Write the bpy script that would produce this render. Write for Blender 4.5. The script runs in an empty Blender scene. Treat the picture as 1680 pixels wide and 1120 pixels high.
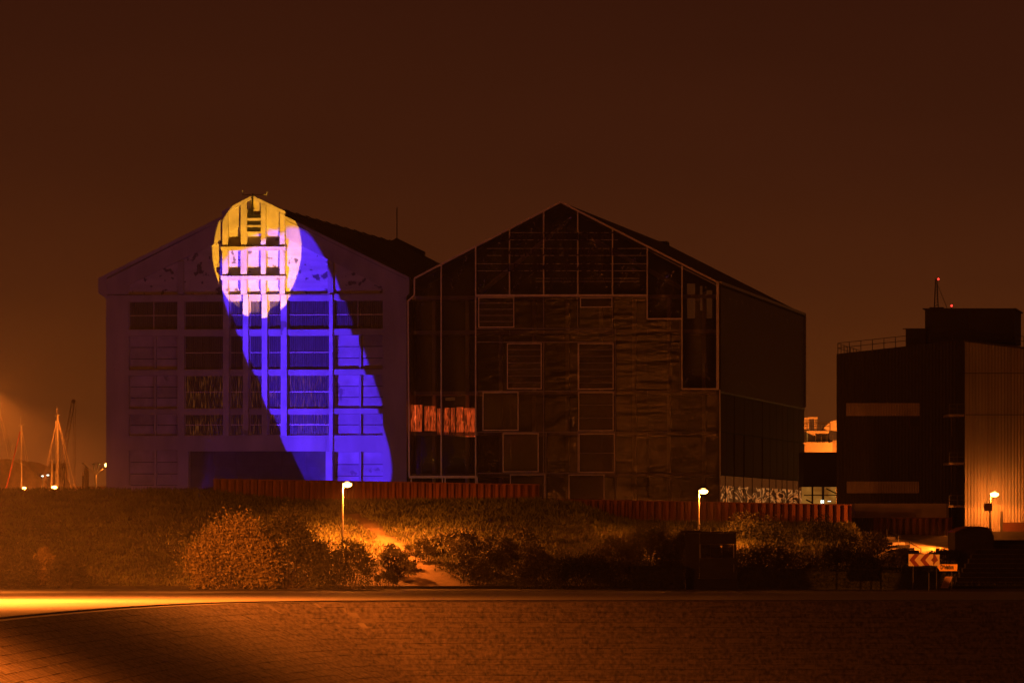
import bpy, math, random
import numpy as np
from mathutils import Vector, Matrix

rnd = random.Random(7)
rng = np.random.default_rng(11)
scene = bpy.context.scene
COL = scene.collection

# ---------------------------------------------------------------- camera
FPX, CX, HY = 9800.0, 840.0, 855.0          # focal length in photo pixels, image centre, horizon row
cam_d = bpy.data.cameras.new('camera')
cam = bpy.data.objects.new('camera', cam_d)
COL.objects.link(cam)
cam.location = (0, 0, 0)
cam.rotation_euler = (math.radians(90), 0, 0)
cam_d.sensor_width = 36.0
cam_d.lens = 36.0 * FPX / 1680.0
cam_d.shift_x = 0.0
cam_d.shift_y = (HY - 560.0) / 1680.0
cam_d.clip_start = 1.0
cam_d.clip_end = 9000.0
scene.camera = cam

# ---------------------------------------------------------------- world: night sky lit by the town's sodium lamps
w = bpy.data.worlds.new('World')
scene.world = w
w.use_nodes = True
nt = w.node_tree
nt.nodes.clear()
wo = nt.nodes.new('ShaderNodeOutputWorld')
bg = nt.nodes.new('ShaderNodeBackground')
tc = nt.nodes.new('ShaderNodeTexCoord')
sx = nt.nodes.new('ShaderNodeSeparateXYZ')
mr = nt.nodes.new('ShaderNodeMapRange')
cr = nt.nodes.new('ShaderNodeValToRGB')
nt.links.new(tc.outputs['Generated'], sx.inputs[0])
nt.links.new(sx.outputs['Z'], mr.inputs['Value'])
mr.inputs['From Min'].default_value = 0.0
mr.inputs['From Max'].default_value = 0.25
nt.links.new(mr.outputs[0], cr.inputs['Fac'])
el = cr.color_ramp.elements
el[0].position = 0.0;  el[0].color = (.17, .042, .0070, 1)
el[1].position = 1.0;  el[1].color = (.026, .0055, .0018, 1)
for p, c in ((.05, (.140, .034, .0060)), (.10, (.100, .024, .0046)), (.16, (.064, .0152, .0040)), (.24, (.048, .0112, .0038)), (.36, (.036, .0080, .0032))):
    e = el.new(p); e.color = (*c, 1)
# faint uneven cloud in the glow
nz = nt.nodes.new('ShaderNodeTexNoise'); nz.inputs['Scale'].default_value = 9; nz.inputs['Detail'].default_value = 3
mp = nt.nodes.new('ShaderNodeMapping'); mp.inputs['Scale'].default_value = (1, 1, 4)
nt.links.new(tc.outputs['Generated'], mp.inputs[0]); nt.links.new(mp.outputs[0], nz.inputs['Vector'])
mr2 = nt.nodes.new('ShaderNodeMapRange'); mr2.inputs['To Min'].default_value = .80; mr2.inputs['To Max'].default_value = 1.12
nt.links.new(nz.outputs['Fac'], mr2.inputs['Value'])
nt.links.new(cr.outputs[0], bg.inputs['Color']); nt.links.new(mr2.outputs[0], bg.inputs['Strength'])
nt.links.new(bg.outputs[0], wo.inputs[0])

scene.view_settings.view_transform = 'Standard'
scene.view_settings.look = 'None'
scene.view_settings.exposure = 0
scene.view_settings.gamma = 1
scene.view_settings.use_curve_mapping = False
scene.render.engine = 'CYCLES'
scene.cycles.use_denoising = True
scene.cycles.max_bounces = 6
scene.cycles.transparent_max_bounces = 12
scene.cycles.sample_clamp_indirect = 3.0
scene.cycles.use_light_tree = True
try:
    scene.cycles.denoiser = 'OPENIMAGEDENOISE'
except Exception:
    pass

# ---------------------------------------------------------------- helpers
SOD = (1.0, .195, .016)                       # sodium light
def P(px, py, Y): return Vector(((px - CX) * Y / FPX, Y, (HY - py) * Y / FPX))
def ZP(py, Y): return (HY - py) * Y / FPX
def XP(px, Y): return (px - CX) * Y / FPX

def _noise_mix(n, l, col, var, scale, coord, stretch=(1, 1, 1), detail=6):
    m = n.new('ShaderNodeMapping'); m.inputs['Scale'].default_value = stretch
    l.new(coord, m.inputs[0])
    t = n.new('ShaderNodeTexNoise'); t.inputs['Scale'].default_value = scale; t.inputs['Detail'].default_value = detail
    l.new(m.outputs[0], t.inputs['Vector'])
    mx = n.new('ShaderNodeMix'); mx.data_type = 'RGBA'
    mx.inputs['A'].default_value = (*[c * (1 - var) for c in col], 1)
    mx.inputs['B'].default_value = (*[min(1, c * (1 + var)) for c in col], 1)
    rr = n.new('ShaderNodeMapRange'); rr.inputs['From Min'].default_value = .3; rr.inputs['From Max'].default_value = .7
    l.new(t.outputs['Fac'], rr.inputs['Value']); l.new(rr.outputs[0], mx.inputs['Factor'])
    return mx.outputs['Result'], t.outputs['Fac']

def mat(name, col, rough=.8, metal=0.0, var=.25, scale=.8, stretch=(1, 1, 1), bump=.0, bscale=6.0, stain=None, spec=.5, bstretch=(1, 1, 1), per_obj=0.0, detail=6):
    m = bpy.data.materials.new(name); m.use_nodes = True
    n, l = m.node_tree.nodes, m.node_tree.links
    b = n['Principled BSDF']
    b.inputs['Roughness'].default_value = rough; b.inputs['Metallic'].default_value = metal
    b.inputs['Specular IOR Level'].default_value = spec
    tc = n.new('ShaderNodeTexCoord')
    out, fac = _noise_mix(n, l, col, var, scale, tc.outputs['Object'], stretch, detail)
    if stain:                                # dark growths with a shape of their own: (colour, scale, threshold)
        scol, ssc, th = stain
        vt = n.new('ShaderNodeTexNoise'); vt.inputs['Scale'].default_value = 1.0; vt.inputs['Detail'].default_value = 4; vt.inputs['Distortion'].default_value = .15
        ms = n.new('ShaderNodeMapping'); ms.inputs['Scale'].default_value = ssc if isinstance(ssc, tuple) else (ssc, ssc, ssc)
        geo = n.new('ShaderNodeNewGeometry'); l.new(geo.outputs['Position'], ms.inputs[0]); l.new(ms.outputs[0], vt.inputs['Vector'])
        rr = n.new('ShaderNodeMapRange'); rr.inputs['From Min'].default_value = th; rr.inputs['From Max'].default_value = th + .035
        l.new(vt.outputs['Fac'], rr.inputs['Value'])
        mx = n.new('ShaderNodeMix'); mx.data_type = 'RGBA'
        l.new(rr.outputs[0], mx.inputs['Factor']); l.new(out, mx.inputs['A']); mx.inputs['B'].default_value = (*scol, 1)
        out = mx.outputs['Result']
    if per_obj:
        oi = n.new('ShaderNodeObjectInfo')
        r3 = n.new('ShaderNodeMapRange'); r3.inputs['To Min'].default_value = 1 - per_obj; r3.inputs['To Max'].default_value = 1 + per_obj
        l.new(oi.outputs['Random'], r3.inputs['Value'])
        mm = n.new('ShaderNodeVectorMath'); mm.operation = 'SCALE'
        l.new(out, mm.inputs[0]); l.new(r3.outputs[0], mm.inputs['Scale']); out = mm.outputs[0]
    l.new(out, b.inputs['Base Color'])
    if bump:
        mpp = n.new('ShaderNodeMapping'); mpp.inputs['Scale'].default_value = bstretch
        l.new(tc.outputs['Object'], mpp.inputs[0])
        t2 = n.new('ShaderNodeTexNoise'); t2.inputs['Scale'].default_value = bscale; t2.inputs['Detail'].default_value = 5
        l.new(mpp.outputs[0], t2.inputs['Vector'])
        bp = n.new('ShaderNodeBump'); bp.inputs['Strength'].default_value = bump; bp.inputs['Distance'].default_value = .05
        l.new(t2.outputs['Fac'], bp.inputs['Height']); l.new(bp.outputs[0], b.inputs['Normal'])
    return m

def emis(name, col, strength):
    m = bpy.data.materials.new(name); m.use_nodes = True
    n, l = m.node_tree.nodes, m.node_tree.links
    n.clear()
    o = n.new('ShaderNodeOutputMaterial'); e = n.new('ShaderNodeEmission')
    e.inputs[0].default_value = (*col, 1); e.inputs[1].default_value = strength
    l.new(e.outputs[0], o.inputs[0])
    return m

def tag(o, label=None, cat=None, group=None, kind=None):
    if label: o['label'] = label
    if cat: o['category'] = cat
    if group: o['group'] = group
    if kind: o['kind'] = kind
    return o

def empty(name, loc, rz=0.0, label=None, cat=None, group=None):
    o = bpy.data.objects.new(name, None); COL.objects.link(o)
    o.empty_display_size = .2
    o.location = loc; o.rotation_euler = (0, 0, rz)
    return tag(o, label, cat, group)

class MB:
    def __init__(s): s.v, s.f = [], []
    def add(s, vs, fs):
        b = len(s.v); s.v += [tuple(v) for v in vs]; s.f += [tuple(i + b for i in f) for f in fs]; return s
    def box(s, x0, x1, y0, y1, z0, z1):
        if x0 > x1: x0, x1 = x1, x0
        if y0 > y1: y0, y1 = y1, y0
        if z0 > z1: z0, z1 = z1, z0
        return s.add([(x0, y0, z0), (x1, y0, z0), (x1, y1, z0), (x0, y1, z0), (x0, y0, z1), (x1, y0, z1), (x1, y1, z1), (x0, y1, z1)],
                     [(0, 3, 2, 1), (4, 5, 6, 7), (0, 1, 5, 4), (1, 2, 6, 5), (2, 3, 7, 6), (3, 0, 4, 7)])
    def prism(s, poly, y0, y1):              # polygon in x,z pushed along y
        n = len(poly)
        a = sum(poly[i][0] * poly[(i + 1) % n][1] - poly[(i + 1) % n][0] * poly[i][1] for i in range(n))
        if a < 0: poly = poly[::-1]
        vs = [(x, y0, z) for x, z in poly] + [(x, y1, z) for x, z in poly]
        fs = [tuple(range(n)), tuple(range(2 * n - 1, n - 1, -1))]
        fs += [(i, i + n, (i + 1) % n + n, (i + 1) % n) for i in range(n)]
        return s.add(vs, fs)
    def prism_z(s, poly, z0, z1):            # polygon in x,y pushed along z
        n = len(poly)
        a = sum(poly[i][0] * poly[(i + 1) % n][1] - poly[(i + 1) % n][0] * poly[i][1] for i in range(n))
        if a < 0: poly = poly[::-1]
        vs = [(x, y, z0) for x, y in poly] + [(x, y, z1) for x, y in poly]
        fs = [tuple(range(n - 1, -1, -1)), tuple(range(n, 2 * n))]
        fs += [(i, (i + 1) % n, (i + 1) % n + n, i + n) for i in range(n)]
        return s.add(vs, fs)
    def tube(s, p0, p1, r0, r1=None, seg=8):
        r1 = r0 if r1 is None else r1
        p0, p1 = Vector(p0), Vector(p1); d = (p1 - p0).normalized()
        a = d.orthogonal().normalized(); b = d.cross(a)
        vs = []
        for p, r in ((p0, r0), (p1, r1)):
            for i in range(seg):
                t = 2 * math.pi * i / seg
                vs.append(p + a * math.cos(t) * r + b * math.sin(t) * r)
        fs = [(i, (i + 1) % seg, (i + 1) % seg + seg, i + seg) for i in range(seg)]
        fs += [tuple(range(seg - 1, -1, -1)), tuple(range(seg, 2 * seg))]
        return s.add(vs, fs)
    def path(s, pts, r, seg=6):
        for a, b in zip(pts, pts[1:]): s.tube(a, b, r, r, seg)
        return s
    def ball(s, c, rx, ry, rz, nu=12, nv=8):
        c = Vector(c); vs = []; fs = []
        for j in range(1, nv):
            t = math.pi * j / nv
            for i in range(nu):
                p = 2 * math.pi * i / nu
                vs.append((c.x + rx * math.sin(t) * math.cos(p), c.y + ry * math.sin(t) * math.sin(p), c.z + rz * math.cos(t)))
        top, bot = len(vs), len(vs) + 1
        vs += [(c.x, c.y, c.z + rz), (c.x, c.y, c.z - rz)]
        for j in range(nv - 2):
            for i in range(nu):
                a = j * nu + i; b = j * nu + (i + 1) % nu
                fs.append((a, a + nu, b + nu, b))
        for i in range(nu):
            fs.append((top, i, (i + 1) % nu)); k = (nv - 2) * nu
            fs.append((bot, k + (i + 1) % nu, k + i))
        return s.add(vs, fs)
    def corr(s, x0, x1, z0, z1, y, per=.15, dep=.04, flat=.5):   # corrugated sheet, ribs upright, seen from -y
        n = max(2, int(round(abs(x1 - x0) / per))); p = (x1 - x0) / n; xs = []
        for i in range(n):
            b = x0 + i * p
            xs += [(b, y), (b + p * flat * .5, y), (b + p * .5, y + dep), (b + p * (.5 + flat * .5), y + dep)]
        xs.append((x1, y))
        zf = z1 if callable(z1) else (lambda x: z1)
        vs = [(x, yy, z0) for x, yy in xs] + [(x, yy, zf(x)) for x, yy in xs]
        k = len(xs)
        return s.add(vs, [(i, i + 1, i + 1 + k, i + k) for i in range(k - 1)])
    def build(s, name, m, parent=None, smooth=False, loc=None):
        me = bpy.data.meshes.new(name); me.from_pydata(s.v, [], s.f); me.update()
        if m: me.materials.append(m)
        if smooth:
            me.polygons.foreach_set('use_smooth', [True] * len(me.polygons))
        o = bpy.data.objects.new(name, me); COL.objects.link(o)
        if parent: o.parent = parent
        if loc: o.location = loc
        return o

def link_copy(src, parent=None, loc=None):
    c = src.copy(); COL.objects.link(c)
    if parent is not None: c.parent = parent
    if loc is not None: c.location = loc
    return c
def copy_tree(o, parent=None):
    c = o.copy(); COL.objects.link(c)
    if parent is not None: c.parent = parent
    for ch in list(o.children): copy_tree(ch, c)
    return c

def point_light(name, loc, power, col=SOD, r=.12, parent=None):
    d = bpy.data.lights.new(name, 'POINT'); d.energy = power; d.color = col; d.shadow_soft_size = r
    o = bpy.data.objects.new(name, d); COL.objects.link(o); o.location = loc
    if parent: o.parent = parent
    return o
def down_light(name, loc, power, col=SOD, r=.12, parent=None, cone=165, blend=.35):
    d = bpy.data.lights.new(name, 'SPOT'); d.energy = power; d.color = col; d.shadow_soft_size = r
    d.spot_size = math.radians(cone); d.spot_blend = blend
    o = bpy.data.objects.new(name, d); COL.objects.link(o); o.location = loc
    if parent: o.parent = parent
    return o

def leaves_mesh(name, pts, size, m, parent=None, up=.35, asp=2.2, nor=None):
    n = len(pts)
    d = rng.normal(size=(n, 3)); d[:, 2] = d[:, 2] * .8 + up; d /= np.linalg.norm(d, axis=1)[:, None]
    e = rng.normal(size=(n, 3)); e -= (e * d).sum(1)[:, None] * d; e /= np.linalg.norm(e, axis=1)[:, None]
    s = size * rng.uniform(.6, 1.4, n)[:, None]
    c = np.asarray(pts)
    v = np.empty((n, 4, 3))
    v[:, 0] = c; v[:, 1] = c + d * s * .5 + e * s / asp * .5; v[:, 2] = c + d * s; v[:, 3] = c + d * s * .5 - e * s / asp * .5
    me = bpy.data.meshes.new(name)
    me.vertices.add(n * 4); me.vertices.foreach_set('co', v.reshape(-1))
    me.loops.add(n * 4); me.loops.foreach_set('vertex_index', np.arange(n * 4))
    me.polygons.add(n); me.polygons.foreach_set('loop_start', np.arange(n) * 4); me.polygons.foreach_set('loop_total', np.full(n, 4))
    me.update(); me.validate(); me.materials.append(m)
    o = bpy.data.objects.new(name, me); COL.objects.link(o)
    if parent: o.parent = parent
    return o
# materials
M = {}
M['concrete'] = mat('aged_concrete', (.36, .33, .30), .9, var=.22, scale=.5, bump=.4, bscale=5, stretch=(1, 1, .35))
M['concrete_gable'] = mat('board_marked_concrete', (.44, .41, .38), .9, var=.14, scale=1.2, stretch=(.35, 1, 2.2), bump=.5, bscale=3.5, bstretch=(.25, 1, 5), stain=((.10, .085, .08), 1.5, .595))
M['concrete_rib'] = mat('pier_concrete', (.42, .39, .36), .9, var=.2, scale=.9, bump=.4, bscale=5, stain=((.2, .17, .15), .7, .66))
M['conc_panel'] = mat('panel_concrete', (.38, .35, .33), .9, var=.25, scale=.8, bump=.35, bscale=6, per_obj=.14, stain=((.2, .18, .17), .8, .66))
M['polycarb'] = mat('ribbed_translucent_sheet', (.06, .055, .06), .3, var=.3, scale=1.5, stretch=(4, 1, .3), spec=.7)
M['roof'] = mat('dark_roofing', (.045, .042, .04), .9, var=.3, scale=.4, bump=.3, bscale=3)
M['dark'] = mat('dark_interior', (.02, .018, .018), .9, var=.2)
M['door'] = mat('weathered_dark_door', (.055, .05, .055), .8, var=.45, scale=.9, stain=((.05, .045, .05), .7, .55))
M['alu'] = mat('aluminium_profile', (.5, .46, .42), .45, .6, var=.15, scale=2)
M['alu_dim'] = mat('anodised_profile', (.26, .24, .22), .5, .4, var=.2, scale=2)
M['steel'] = mat('galvanised_steel', (.42, .42, .40), .5, .7, var=.15, scale=3)
M['dark_steel'] = mat('dark_painted_steel', (.045, .042, .04), .6, .2, var=.2, scale=2)
M['rust'] = mat('rusted_sheet_pile', (.23, .085, .042), .85, var=.35, scale=1.6, stretch=(2, 1, .4), bump=.35, bscale=7, per_obj=.18)
M['asphalt'] = mat('asphalt', (.028, .026, .025), .9, var=.3, scale=2, bump=.3, bscale=30)
M['promenade'] = mat('concrete_promenade', (.22, .20, .17), .75, var=.16, scale=.35, stretch=(.35, 1.6, 1), bump=.15, bscale=9)
M['kerb'] = mat('pale_kerb_stone', (.34, .31, .27), .8, var=.15, scale=2)
M['dkerb'] = mat('dark_kerb', (.03, .027, .025), .9, var=.3, scale=1.2)
M['mortar'] = mat('pale_mortar', (.30, .25, .19), .9, var=.35, scale=.6, bump=.3)
M['slab'] = mat('weathered_slab', (.17, .135, .105), .9, var=.7, scale=4.0, stretch=(1.3, .5, .5), detail=12, bump=1.0, bscale=12, stain=((.23, .185, .135), (.8, 2.2, 2.2), .57), per_obj=.14)
M['water'] = mat('dark_water', (.008, .009, .01), .08, var=.2, bump=.4, bscale=1.5)
M['ground'] = mat('yard_ground', (.10, .09, .075), .95, var=.3, scale=.3)
M['clad_dark'] = mat('dark_profiled_cladding', (.035, .032, .03), .7, var=.2, scale=.5, stretch=(2, 1, .3))
M['clad_pale'] = mat('pale_profiled_cladding', (.33, .30, .27), .55, .1, var=.14, scale=.5, stretch=(3, 1, .2))
M['clad_side'] = mat('side_cladding', (.085, .028, .013), .75, .2, var=.25, scale=.5, per_obj=.2)
M['strip'] = mat('translucent_strip_panel', (.42, .34, .27), .6, var=.2, scale=.8)
M['bark'] = mat('bark', (.06, .045, .03), .9)
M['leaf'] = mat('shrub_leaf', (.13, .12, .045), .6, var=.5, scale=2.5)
M['leaf_shaded'] = mat('shaded_shrub_leaf', (.05, .048, .02), .7, var=.5, scale=2.5)  # shrub colour darkened to paint in the shade of silhouetted bushes
M['leaf_lit'] = mat('lit_shrub_leaf', (.20, .16, .06), .65, var=.5, scale=2.5)  # shrub colour raised to paint in the light on bright bushes
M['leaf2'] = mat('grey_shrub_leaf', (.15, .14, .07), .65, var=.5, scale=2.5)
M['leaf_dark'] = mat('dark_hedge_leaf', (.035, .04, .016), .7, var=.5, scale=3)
M['grass'] = mat('rough_grass', (.13, .14, .04), .85, var=.55, scale=.5)
M['sign_white'] = mat('sign_white', (.8, .72, .42), .5, var=.08)
M['sign_red'] = mat('sign_red', (.22, .012, .01), .5, var=.08)
M['sign_yellow'] = mat('sign_yellow', (.85, .5, .06), .5, var=.08)
M['black'] = mat('black_paint', (.006, .006, .006), .6, var=.1)
M['white_paint'] = mat('white_ship_paint', (.72, .66, .55), .5, var=.12, scale=.6)
M['mast'] = mat('mast_alloy', (.66, .62, .55), .5, .1, var=.1)
M['wire'] = mat('rigging_wire', (.6, .5, .38), .5, .0, var=.1)
M['furled_red'] = mat('furled_red_sail', (.5, .05, .02), .8, var=.2)
M['vinyl'] = mat('dark_red_lettering', (.022, .003, .003), .8, var=.05)
M['lamp_glow'] = emis('sodium_bowl_glow', (1, .50, .09), 26)
M['lamp_white'] = emis('white_lamp_glow', (.8, .95, .75), 3)
M['red_glow'] = emis('red_beacon_glow', (1, .03, .02), 5)

def glossy_skin(name, tint, transp, rough, bstr, bscale, stretch, base=(.02, .018, .016)):
    m = bpy.data.materials.new(name); m.use_nodes = True
    n, l = m.node_tree.nodes, m.node_tree.links
    b = n['Principled BSDF']; out = n['Material Output']
    b.inputs['Base Color'].default_value = (*base, 1); b.inputs['Roughness'].default_value = rough
    b.inputs['Specular IOR Level'].default_value = .9
    tr = n.new('ShaderNodeBsdfTransparent'); tr.inputs[0].default_value = (*tint, 1)
    mx = n.new('ShaderNodeMixShader'); mx.inputs[0].default_value = 1 - transp
    l.new(tr.outputs[0], mx.inputs[1]); l.new(b.outputs[0], mx.inputs[2]); l.new(mx.outputs[0], out.inputs[0])
    tc = n.new('ShaderNodeTexCoord'); mp = n.new('ShaderNodeMapping'); mp.inputs['Scale'].default_value = stretch
    t = n.new('ShaderNodeTexNoise'); t.inputs['Scale'].default_value = bscale; t.inputs['Detail'].default_value = 4
    bp = n.new('ShaderNodeBump'); bp.inputs['Strength'].default_value = bstr; bp.inputs['Distance'].default_value = .08
    l.new(tc.outputs['Object'], mp.inputs[0]); l.new(mp.outputs[0], t.inputs['Vector'])
    l.new(t.outputs['Fac'], bp.inputs['Height']); l.new(bp.outputs[0], b.inputs['Normal'])
    return m
M['cushion'] = glossy_skin('clear_foil_cushion', (.8, .7, .6), .55, .07, 1.0, 2.6, (1.5, 1, .8))
M['lower_skin'] = glossy_skin('corrugated_clear_skin', (.7, .6, .5), .5, .13, .9, 1.5, (.4, 1, 1.5), (.012, .009, .006))
M['side_skin'] = glossy_skin('side_foil_skin', (.7, .5, .4), .1, .25, .6, 1.2, (1, .6, 1), (.045, .022, .012))
M['mirror'] = glossy_skin('rippled_side_glass', (.3, .2, .1), .0, .03, .55, .55, (1, .35, 1.1), (.05, .03, .015))
M['pane'] = glossy_skin('shelter_glass', (.8, .7, .6), .5, .1, .2, 1, (1, 1, 1))

def ripple_light(name, c0, c1, strength, scale, stretch, lo=.45, hi=.7):
    m = bpy.data.materials.new(name); m.use_nodes = True
    n, l = m.node_tree.nodes, m.node_tree.links
    n.clear()
    o = n.new('ShaderNodeOutputMaterial'); e = n.new('ShaderNodeEmission')
    tc = n.new('ShaderNodeTexCoord'); mp = n.new('ShaderNodeMapping'); mp.inputs['Scale'].default_value = stretch
    t = n.new('ShaderNodeTexNoise'); t.inputs['Scale'].default_value = scale; t.inputs['Detail'].default_value = 5; t.inputs['Distortion'].default_value = .8
    r = n.new('ShaderNodeValToRGB'); r.color_ramp.elements[0].position = lo; r.color_ramp.elements[0].color = (*c0, 1)
    r.color_ramp.elements[1].position = hi; r.color_ramp.elements[1].color = (*c1, 1)
    l.new(tc.outputs['Object'], mp.inputs[0]); l.new(mp.outputs[0], t.inputs['Vector']); l.new(t.outputs['Fac'], r.inputs[0])
    l.new(r.outputs[0], e.inputs[0]); e.inputs[1].default_value = strength
    l.new(e.outputs[0], o.inputs[0])
    return m
M['painted_reflection'] = ripple_light('orange_reflection_glow', (.06, .008, .002), (1, .115, .02), 1.9, 3.0, (4.5, 1, .45), .42, .72)  # emission stands in for orange reflections on the front
M['painted_ripple'] = ripple_light('ripple_reflection_glow', (.05, .013, .003), (.06, .016, .003), .62, .6, (1, .2, 1.5), .30, .80)  # wavy lamp reflections painted as emission
_r = [q for q in M['painted_ripple'].node_tree.nodes if q.bl_idname == 'ShaderNodeValToRGB'][0].color_ramp.elements
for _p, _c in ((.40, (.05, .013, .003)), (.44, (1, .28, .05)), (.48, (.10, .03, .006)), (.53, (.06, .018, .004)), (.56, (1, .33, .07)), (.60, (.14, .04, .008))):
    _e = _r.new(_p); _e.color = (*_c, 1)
M['lit_room'] = ripple_light('lit_workshop', (.16, .045, .005), (.42, .17, .025), .9, .7, (1, 1, 1), .3, .7)
M['dim_glow'] = ripple_light('dim_glow_panel', (.07, .018, .004), (.10, .028, .006), .8, .8, (1, 1, 1))

# ---------------------------------------------------------------- building frame of reference
TH = math.radians(8.06); CT, ST = math.cos(TH), math.sin(TH)
RX, RY = XP(1181, 490.0), 490.0
def FS(px, y=0.0):                            # along the facade, metres right of the glass hall's right corner
    k = (px - CX) / FPX
    return (k * (RY + y * CT) - RX - y * ST) / (CT + k * ST)
def FD(px):                                   # depth along the side wall
    k = (px - CX) / FPX
    return (k * RY - RX) / (ST - k * CT)
ZB = 1.0                                      # yard level at the halls
def FZ(px, py, y=0.0):
    s = FS(px, y); return (HY - py) / FPX * (RY - s * ST + y * CT)
class Frm:
    def __init__(s, px0): s.s0 = FS(px0); s.loc = (RX + s.s0 * CT, RY - s.s0 * ST, ZB)
    def x(s, px, y=0.0): return FS(px, y) - s.s0
    def z(s, px, py, y=0.0): return FZ(px, py, y) - ZB
    def p(s, px, py, y=0.0): return (s.x(px, y), s.z(px, py, y))
LEN = 75.0

# ---------------------------------------------------------------- ground and terrain
def crest_y(px):
    xs = [-600, 350, 420, 500, 885, 950, 1010, 1060, 1400, 1440, 1560, 1800, 3000]
    ys = [805, 805, 815, 823, 820, 827, 850, 858, 860, 922, 930, 930, 930]
    return np.interp(px, xs, ys)
def hash_noise(x, y):
    return (np.sin(x * 1.7 + 2.1 * np.sin(y * .9)) * np.cos(y * 1.3 + 1.7 * np.sin(x * .7)) + .5 * np.sin(x * 4.1 + y * 3.3) * np.cos(y * 3.7 - x * 2.2))
def terrain(X, Y):
    X = np.asarray(X, float); Y = np.asarray(Y, float)
    px = CX + FPX * X / np.maximum(Y, 300)
    zc = (HY - crest_y(px)) / FPX * 438
    t = np.clip((Y - 401) / 36.0, 0, 1)
    prof = t + .10 * np.sin(t * math.pi)
    zz = -4.5 + (zc + 4.5) * prof + .10 * hash_noise(X * .8, Y * .8) * np.sin(t * math.pi)
    back = np.clip((Y - 441) / 10.0, 0, 1)
    return zz * (1 - back) + np.minimum(zc, 1.0) * back * 1.0
def build_embankment():
    xs = np.linspace(-70, 75, 240); ys = np.concatenate([np.linspace(401, 441, 70), np.linspace(442, 456, 8), [470, 580]])
    XX, YY = np.meshgrid(xs, ys); ZZ = terrain(XX, YY)
    ZZ[-1, :] = -6
    v = np.stack([XX, YY, ZZ], -1).reshape(-1, 3); nx = len(xs)
    f = [(j * nx + i, j * nx + i + 1, (j + 1) * nx + i + 1, (j + 1) * nx + i) for j in range(len(ys) - 1) for i in range(nx - 1)]
    mb = MB(); mb.v = [tuple(p) for p in v]; mb.f = f
    m = mat('embankment_soil', (.085, .07, .035), .95, var=.4, scale=.5, bump=.6, bscale=4)
    n, l = m.node_tree.nodes, m.node_tree.links
    b = n['Principled BSDF']; src = b.inputs['Base Color'].links[0].from_socket
    at = n.new('ShaderNodeAttribute'); at.attribute_name = 'sand'
    mx = n.new('ShaderNodeMix'); mx.data_type = 'RGBA'
    l.new(at.outputs['Fac'], mx.inputs['Factor']); l.new(src, mx.inputs['A']); mx.inputs['B'].default_value = (.36, .26, .15, 1)
    l.new(mx.outputs['Result'], b.inputs['Base Color'])
    o = mb.build('embankment', m, smooth=True)
    a = o.data.attributes.new('sand', 'FLOAT', 'POINT')
    a.data.foreach_set('value', sand(v[:, 0], v[:, 1]).astype(np.float32))
    tag(o, kind='structure')
def sand(X, Y):                                # worn sandy track down the bank
    px = CX + FPX * X / Y; t = (Y - 401) / 36.0
    path = 735 - 190 * np.clip(t, 0, 1) ** .75
    w_ = 14 + 34 * np.exp(-t * 6)
    a = np.exp(-((px - path) / w_) ** 2) * (t < .8)
    b = np.exp(-((px - 690) / 85) ** 2) * np.exp(-np.maximum(t, 0) * 9)
    c = .55 * np.exp(-((px - 590) / 40) ** 2) * np.exp(-((t - .1) / .15) ** 2)
    s = np.clip(a + b + c + .22 * hash_noise(X * 1.1, Y * 1.3), 0, 1)
    return np.where(a + b + c > .12, s, 0)
build_embankment()
o = MB().box(-1500, 1500, 580, 1900, -6.4, -6).build('ground', M['ground']); tag(o, kind='structure')
o = MB().box(-400, -36, 500, 579, -5.9, -5).build('harbour_water', M['water']); tag(o, kind='structure')
o = MB().box(-800, 800, -80, 600, -9.9, -9.7).build('water', M['water']); tag(o, kind='structure')
o = MB().box(-200, 200, -70, 4, -9.6, -1.65).build('near_quay', M['promenade']); tag(o, kind='structure')

# kerb line of the basin
KP = [(75, 336.5), (40, 337), (15, 337.2), (2, 337), (-6, 336), (-11.5, 333.8), (-15.6, 329), (-18.4, 320), (-20.6, 307), (-22.4, 291), (-23.8, 274), (-25, 250), (-26, 222), (-26.5, 190), (-26.8, 150), (-27, 110)]
def catmull(pts, n=14):
    out = []; P_ = [pts[0]] + pts + [pts[-1]]
    for i in range(1, len(P_) - 2):
        p0, p1, p2, p3 = [np.array(q, float) for q in P_[i - 1:i + 3]]
        for k in range(n):
            t = k / n
            out.append(.5 * ((2 * p1) + (-p0 + p2) * t + (2 * p0 - 5 * p1 + 4 * p2 - p3) * t * t + (-p0 + 3 * p1 - 3 * p2 + p3) * t ** 3))
    out.append(np.array(pts[-1], float)); return np.array(out)
KC = catmull(KP)
seg = np.linalg.norm(np.diff(KC, axis=0), axis=1); KL = np.concatenate([[0], np.cumsum(seg)])
def kc(l): return np.array([np.interp(l, KL, KC[:, 0]), np.interp(l, KL, KC[:, 1])])
def kn(l):                                     # unit normal towards the basin
    t = kc(l + .8) - kc(l - .8); t /= np.linalg.norm(t)
    return np.array([-t[1], t[0]])
if kn(KL[-1] / 2)[0] + 0 < 0: SGN = -1
else: SGN = 1
def off(l, d): return kc(l) + SGN * kn(l) * d
SL = .42
def revz(d): return -4.5 - SL * max(0, d - .9)
# promenade between the kerb and the lane
poly = [tuple(off(l, -.12)) for l in np.linspace(0, KL[-1], 90)]
poly += [(-75, 110), (-75, 385.0), (75, 385.0)]
o = MB().prism_z(poly, -4.9, -4.5).build('promenade', M['promenade']); tag(o, kind='structure')
o = MB().box(-75, 75, 385.0, 401.2, -4.9, -4.504).build('road', M['asphalt']); tag(o, kind='structure')
o = MB().box(-75, 75, 400.3, 400.75, -4.6, -4.32).build('kerb', M['dkerb']); tag(o, kind='structure')
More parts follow.
